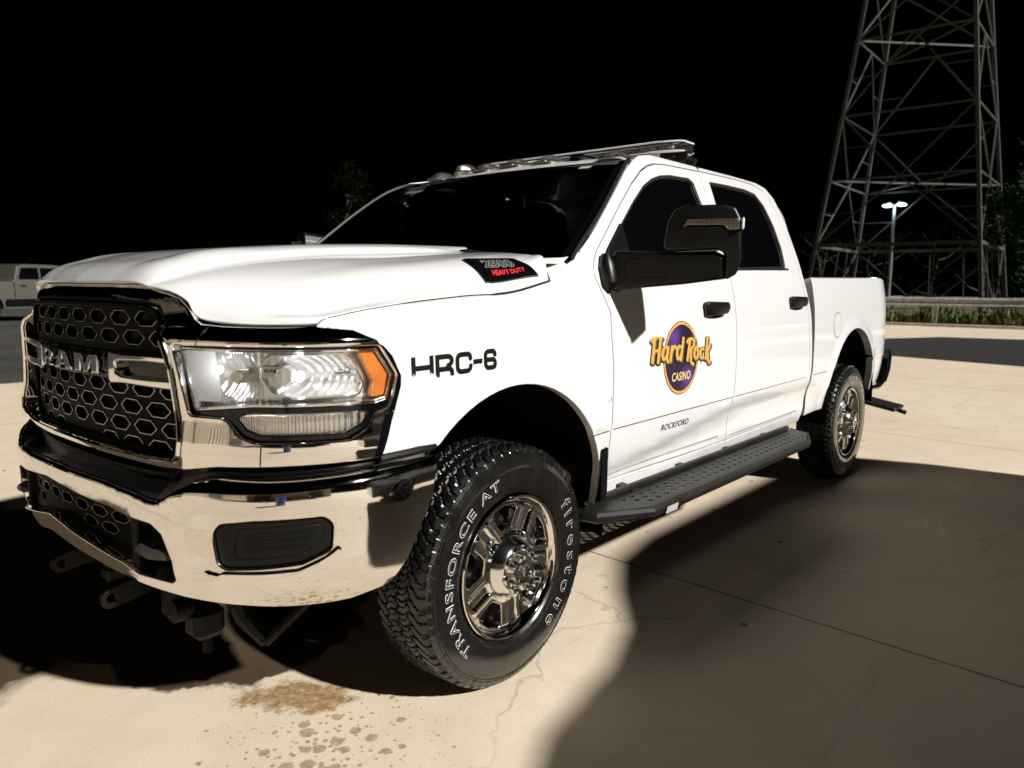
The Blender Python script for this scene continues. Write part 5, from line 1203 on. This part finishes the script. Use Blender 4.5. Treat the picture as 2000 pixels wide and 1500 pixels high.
for i in range(4):
    mb = MB()
    for k, (z0, z1) in enumerate(zip(LV, LV[1:])):
        A0, A1, B0, B1 = cp(i, z0), cp(i, z1), cp(i + 1, z0), cp(i + 1, z1); t = .085 if z0 < 20 else .06
        mb.bar(A1, B1, t * (2.2 if k == 0 else 1.2), bev=.006)
        if k == 0:
            m = (A0 + B0) / 2; mb.bar(A1, m + Vector((0, 0, .2)), t, bev=.006); mb.bar(B1, m + Vector((0, 0, .2)), t, bev=.006); mm = (A1 + B1) / 2
            for f in (.25, .47, .75): mb.bar(A1 * (1 - f) + B1 * f, (A0 * (1 - f) + B0 * f), t * .8, bev=.005)
        elif k in (1, 3): m = (A1 + B1) / 2; mb.bar(A0, m, t, bev=.006); mb.bar(B0, m, t, bev=.006); mb.bar((A0 + m) / 2, (A0 + A1) / 2, t * .6, bev=.004); mb.bar((B0 + m) / 2, (B0 + B1) / 2, t * .6, bev=.004)
        elif k in (2,): m = (A0 + B0) / 2; mb.bar(A1, m, t, bev=.006); mb.bar(B1, m, t, bev=.006); mb.bar((A1 + m) / 2, (A0 + A1) / 2, t * .6, bev=.004)
        else: mb.bar(A0, B1, t, bev=.006); mb.bar(B0, A1, t, bev=.006)
    mb.build('bracing', M['pylon'], tw)
for z in (8.2, 16.6, 25.5): mb = MB(); mb.bar(cp(0, z), cp(2, z), .1); mb.bar(cp(1, z), cp(3, z), .1); mb.build('plan_bracing', M['pylon'], tw)
for z in (30, 37, 44):
    mb = MB()
    for sx in (-1, 1):
        tip = Vector((sx * 7, 0, z)); h = lerp(hwz, z)
        for q in (-1, 1): mb.bar((sx * h, q * h, z), tip, .12); mb.bar((sx * h, q * h, z - 1.8), tip, .1)
    mb.build('cross_arm', M['pylon'], tw)
# ------------------------------------------------------------------ twin-headed lamp
lp_ = tag(empty('street_lamp', (55, 11.25, 0)), 'tall street lamp with two lit white heads, seen through the pylon', 'street lamp')
mb = MB(); mb.tube([(0, 0, 0), (0, 0, 4), (0, 0, 7.3)], [.15, .12, .09], 12); mb.build('pole', simple('pole_paint', (.13, .13, .135), .5), lp_)
lit = N('lamp_glow'); lit.set(base=(.8, .9, .9), emis=(.60, .88, 1.0), estr=6)
for q in (-1, 1):
    mb = MB(); mb.bar((0, 0, 7.28), (-.10 * q, q * -.30, 7.36), .07); mb.box((-.15 * q, q * -.50, 7.38), (.5, .46, .14), .04, Matrix.Rotation(.35 * q, 3, 'X')); hd = mb.build('lamp_head', galv, lp_)
    mb = MB(); mb.box((-.15 * q - .08, q * -.50, 7.27), (.50, .50, .14), .05); mb.build('lamp_glass', lit.m, hd)
pl_ = bpy.data.lights.new('lamp_light', 'POINT'); pl_.energy = 120; pl_.color = (.7, .92, 1.0); pl_.shadow_soft_size = .3
po = bpy.data.objects.new('lamp_light', pl_); COL.objects.link(po); po.location = (54.6, 11.25, 7.0)
# ------------------------------------------------------------------ trees
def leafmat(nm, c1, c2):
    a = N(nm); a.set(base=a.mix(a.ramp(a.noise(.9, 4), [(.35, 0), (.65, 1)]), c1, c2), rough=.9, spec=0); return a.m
LM_ = leafmat('dark_leaves', (.0012, .002, .001), (.004, .006, .0025)); LG_ = leafmat('lamplit_leaves', (.012, .032, .014), (.035, .075, .035)); BK = simple('bark', (.05, .04, .03), .9, 0, (12, .5, .03))  # the green leaves carry lamplight in their colour
def tree(loc, H, R, n, seed, label, mat, dens_=1.0, low=.25):
    r = random.Random(seed); t = tag(empty('tree', loc), label, 'tree', None)
    mb = MB(); tips = []
    base = [Vector((0, 0, 0)), Vector((r.uniform(-.1, .1), r.uniform(-.1, .1), H * .3)), Vector((r.uniform(-.3, .3), r.uniform(-.3, .3), H * .62)), Vector((r.uniform(-.3, .3), r.uniform(-.3, .3), H * .9))]
    mb.tube(base, [H * .03, H * .022, H * .013, H * .004], 8)
    for k in range(11):
        f = low + (.9 - low) * k / 10; p = base[1] * (1 - f) + base[3] * f if f > .3 else base[0] * (1 - f / .3) + base[1] * f / .3
        an = k * 2.4 + r.uniform(-.4, .4); L = R * (1.05 - .55 * abs(f - .45)) * r.uniform(.6, 1); q = p + Vector((math.cos(an) * L, math.sin(an) * L, L * r.uniform(.25, .6)))
        mb.tube([p, (p + q) / 2 + Vector((0, 0, -.1 * L)), q], [H * .010, H * .007, H * .003], 6); tips += [q, (p * .4 + q * .6), (p + q) / 2 + Vector((0, 0, .12 * H))]
    tips.append(base[3]); mb.build('trunk', BK, t)
    mb = MB()
    cl = [(p + Vector((r.gauss(0, .1) * R, r.gauss(0, .1) * R, r.gauss(0, .06) * H)), R * r.uniform(.20, .42)) for p in tips for _ in range(2)]
    for i in range(int(n * dens_)):
        c, rr = r.choice(cl); d = Vector((r.gauss(0, 1), r.gauss(0, 1), r.gauss(0, .8))).normalized() * rr * r.random() ** .4; p = c + d
        s_ = H * r.uniform(.010, .020); a1 = Vector((r.gauss(0, 1), r.gauss(0, 1), r.gauss(0, 1))).normalized() * s_; b1_ = a1.orthogonal().normalized() * s_ * .6
        mb.add([p - a1, p + b1_, p + a1, p - b1_], [(0, 1, 2, 3)])
    mb.build('crown', mat, t, smooth=False); return t
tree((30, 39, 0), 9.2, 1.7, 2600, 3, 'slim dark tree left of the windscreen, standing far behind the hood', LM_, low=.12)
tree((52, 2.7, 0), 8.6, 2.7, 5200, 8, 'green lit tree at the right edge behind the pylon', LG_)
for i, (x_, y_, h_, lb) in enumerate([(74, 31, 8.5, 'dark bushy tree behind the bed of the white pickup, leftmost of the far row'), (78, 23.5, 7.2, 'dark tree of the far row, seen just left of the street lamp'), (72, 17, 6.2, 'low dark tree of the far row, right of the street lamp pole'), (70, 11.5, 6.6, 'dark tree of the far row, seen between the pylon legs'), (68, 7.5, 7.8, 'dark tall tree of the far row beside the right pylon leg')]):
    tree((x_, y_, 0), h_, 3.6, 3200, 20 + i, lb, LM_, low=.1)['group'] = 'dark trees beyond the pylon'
# ------------------------------------------------------------------ other vehicles
def simple_wheel(par, x_, y_, r, w_, dark=False):
    mb = MB(); mb.lathe([(-w_ / 2, r * .62), (-w_ / 2, r * .92), (-w_ / 2 * .8, r), (w_ / 2 * .8, r), (w_ / 2, r * .92), (w_ / 2, r * .62)], 32, 'Y', (0, 0, 0)); o = mb.build('wheel', M['rubber'], par); o.location = (x_, y_, r)
    mb = MB(); sg = math.copysign(1, y_)
    mb.lathe([(sg * w_ * .40, r * .62), (sg * w_ * .46, r * .60), (sg * w_ * .36, r * .5), (sg * w_ * .36, r * .18), (sg * w_ * .48, r * .14), (sg * w_ * .48, 0)], 24, 'Y')
    for k in range(5):
        t = 2 * PI * k / 5; mb.bar((r * .15 * math.cos(t), sg * w_ * .42, r * .15 * math.sin(t)), (r * .58 * math.cos(t), sg * w_ * .42, r * .58 * math.sin(t)), r * .16, r * .08)
    mb.build('rim', M['seal'] if dark else M['satin'], o); return o
def vehicle(name, loc, rz, label, cat, prof, arches, W, wins, paint, glassm, tumble=.12, belt=1.1, handles=(), dark=False, r=.40):
    v = tag(empty(name, loc, rz), label, cat)
    def Y(z): return W / 2 - tumble * max(0, (z - belt)) / .8 - .05 * max(0, (.75 - z)) / .4
    for s in (-1, 1):
        pts = prof[:]
        b = panel('body_side', rnd(prof, .05, 4), [], lambda x, z: (x, s * Y(z), z), paint, v, res=.12, thick=.02, bev=.01, ref=(2.5, 0, .9))
        for w_ in wins: panel('window', rnd(w_, .04, 4), [], lambda x, z: (x, s * (Y(z) + .004), z), glassm, b, res=.2, thick=.004, bev=.001, ref=(2.5, 0, .9))
        for hx_, hz_ in handles: mb = MB(); mb.box((hx_, s * (Y(hz_) + .015), hz_), (.20, .03, .05), .01); mb.build('handle', M['black'], b)
    P = rnd(prof, .05, 4)
    top_ = [p for p in P]
    mb = MB(); mb.grid([[Vector((x_, Y(z_) * f, z_ + (0.012 * (1 - f * f) if z_ > 1 else 0))) for f in (-1, -.6, 0, .6, 1)] for x_, z_ in P + [P[0]]]); mb.build('body_shell', paint, v, ang=50)
    if dark:
        for s in (-1, 1): panel('lower_cladding', [(arches[0][0] + .56, .52), (arches[1][0] - .56, .52), (arches[1][0] - .56, .80), (arches[0][0] + .56, .78)], [], lambda x, z: (x, s * (Y(z) + .012), z), M['gloss'], v, res=.2, thick=.02, bev=.01, ref=(2.5, 0, .9))
        for s in (-1, 1): panel('panel_gap', [(2.03, .8), (2.06, .8), (2.06, 1.36), (2.03, 1.36)], [], lambda x, z: (x, s * (Y(z) + .004), z), M['gloss'], v, res=.2, thick=.004, bev=.001, ref=(2.5, 0, .9))
    for cx, rr in arches:
        for s in (-1, 1): simple_wheel(v, cx, s * (W / 2 - .13), r, .26, r > .41)
    return v
PU = [(0, .45), (.0, 1.30), (.05, 1.36), (1.95, 1.38), (2.0, 1.36), (2.10, 1.50), (2.25, 1.93), (2.45, 1.99), (3.7, 1.98), (4.25, 1.48), (4.4, 1.38), (5.5, 1.26), (5.75, 1.1), (5.8, .55), (5.4, .50)] 
def withar(prof, cxs, r, z0=.45):
    out = list(prof)
    for cx in sorted(cxs, reverse=True): out += [(cx + r * math.cos(t), z0 + r * math.sin(t)) for t in np.linspace(0, PI, 12)]
    return out
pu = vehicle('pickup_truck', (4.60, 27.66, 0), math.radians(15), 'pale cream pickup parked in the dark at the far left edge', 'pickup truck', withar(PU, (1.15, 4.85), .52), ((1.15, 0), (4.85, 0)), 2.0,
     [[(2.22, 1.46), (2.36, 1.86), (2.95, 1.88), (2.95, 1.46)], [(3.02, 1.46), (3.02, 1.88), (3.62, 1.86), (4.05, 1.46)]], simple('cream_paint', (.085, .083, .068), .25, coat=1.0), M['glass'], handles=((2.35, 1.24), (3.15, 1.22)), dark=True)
SV = [(0, .45), (-.02, 1.0), (.10, 1.10), (.35, 1.62), (.6, 1.72), (2.7, 1.72), (3.45, 1.12), (4.4, .98), (4.6, .8), (4.62, .5)]
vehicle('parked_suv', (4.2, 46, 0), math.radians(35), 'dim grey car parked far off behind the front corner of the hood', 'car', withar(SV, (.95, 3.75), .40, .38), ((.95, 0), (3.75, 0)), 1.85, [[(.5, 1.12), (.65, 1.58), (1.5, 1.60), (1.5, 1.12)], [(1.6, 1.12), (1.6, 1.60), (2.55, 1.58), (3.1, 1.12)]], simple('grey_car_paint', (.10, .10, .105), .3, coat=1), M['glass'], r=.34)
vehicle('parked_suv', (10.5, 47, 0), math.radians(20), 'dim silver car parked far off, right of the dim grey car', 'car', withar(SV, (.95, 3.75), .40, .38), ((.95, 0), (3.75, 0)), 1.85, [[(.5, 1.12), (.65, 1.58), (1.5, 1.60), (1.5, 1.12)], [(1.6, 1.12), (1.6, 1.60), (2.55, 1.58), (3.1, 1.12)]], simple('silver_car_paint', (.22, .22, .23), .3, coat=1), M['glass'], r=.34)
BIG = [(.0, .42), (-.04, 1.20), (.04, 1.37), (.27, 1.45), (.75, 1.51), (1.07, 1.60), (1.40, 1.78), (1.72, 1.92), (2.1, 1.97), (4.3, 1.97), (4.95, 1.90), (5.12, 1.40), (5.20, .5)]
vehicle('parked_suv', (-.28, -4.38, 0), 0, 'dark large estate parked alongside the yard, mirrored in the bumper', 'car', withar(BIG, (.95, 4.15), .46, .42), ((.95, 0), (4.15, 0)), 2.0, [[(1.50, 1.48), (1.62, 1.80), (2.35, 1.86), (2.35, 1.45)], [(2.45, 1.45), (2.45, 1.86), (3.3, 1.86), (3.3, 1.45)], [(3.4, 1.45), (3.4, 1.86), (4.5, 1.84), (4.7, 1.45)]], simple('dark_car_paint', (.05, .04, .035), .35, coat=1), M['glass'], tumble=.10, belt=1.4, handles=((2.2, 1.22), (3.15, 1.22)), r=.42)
# ------------------------------------------------------------------ sheds behind the camera, seen only as reflections
def shed(name, loc, rz, L, H, D, label, wall, roof_):
    b = tag(empty(name, loc, rz), label, 'building'); mb = MB(); n = int(L / .30)
    rows = []
    for k in range(n * 4 + 1):
        u = k / 4 * .30 - L / 2; o = (0, .05, .05, 0)[k % 4]; rows.append([Vector((u, o, 0)), Vector((u, o, H))])
    mb.grid(rows); mb.box((0, -D / 2, H / 2), (L, D - .1, H - .02), .01); mb.build('wall', wall, b, ang=20)
    mb = MB(); mb.box((0, -D / 2 + .2, H + .12), (L + .8, D + 1.0, .24), .03); mb.build('roof', roof_, b)
    for k, u in enumerate(np.linspace(-L / 2 + 3, L / 2 - 3, max(2, int(L / 8)))):
        mb = MB(); mb.box((u, .09, 1.9), (3.0, .08, 3.8), .01)
        for q in range(12): mb.box((u, .14, .25 + q * .31), (2.9, .02, .02), .004)
        mb.build('roller_door', simple('roller_door_paint', (.10, .085, .07), .6), b)
    return b
wl = simple('ribbed_cladding', (.50, .43, .33), .6, 0, None, .15); dk = simple('shed_roof', (.04, .038, .036), .7)
shed('warehouse', (-19, 3, 0), math.radians(-112), 34, 5.2, 9, 'beige ribbed warehouse across the yard, mirrored in the headlight chrome', wl, dk)
shed('warehouse', (-11, -11.5, 0), math.radians(-45), 15, 4.4, 6, 'long beige shed behind the camera, mirrored in the bumper', wl, dk)
# a blue drum that the bumper mirrors
dr_ = tag(empty('steel_drum', (-4.7, -4.2, 0)), 'blue steel drum standing on the yard, mirrored in the bumper', 'drum')
mb = MB(); mb.lathe([(0, 0), (0, .28), (.02, .29), (.28, .285), (.30, .295), (.32, .285), (.58, .285), (.60, .295), (.62, .285), (.87, .285), (.89, .292), (.88, .27), (.87, 0)], 32, 'Z'); mb.build('drum_body', simple('blue_paint', (.01, .10, .35), .3, coat=1), dr_, ang=30)
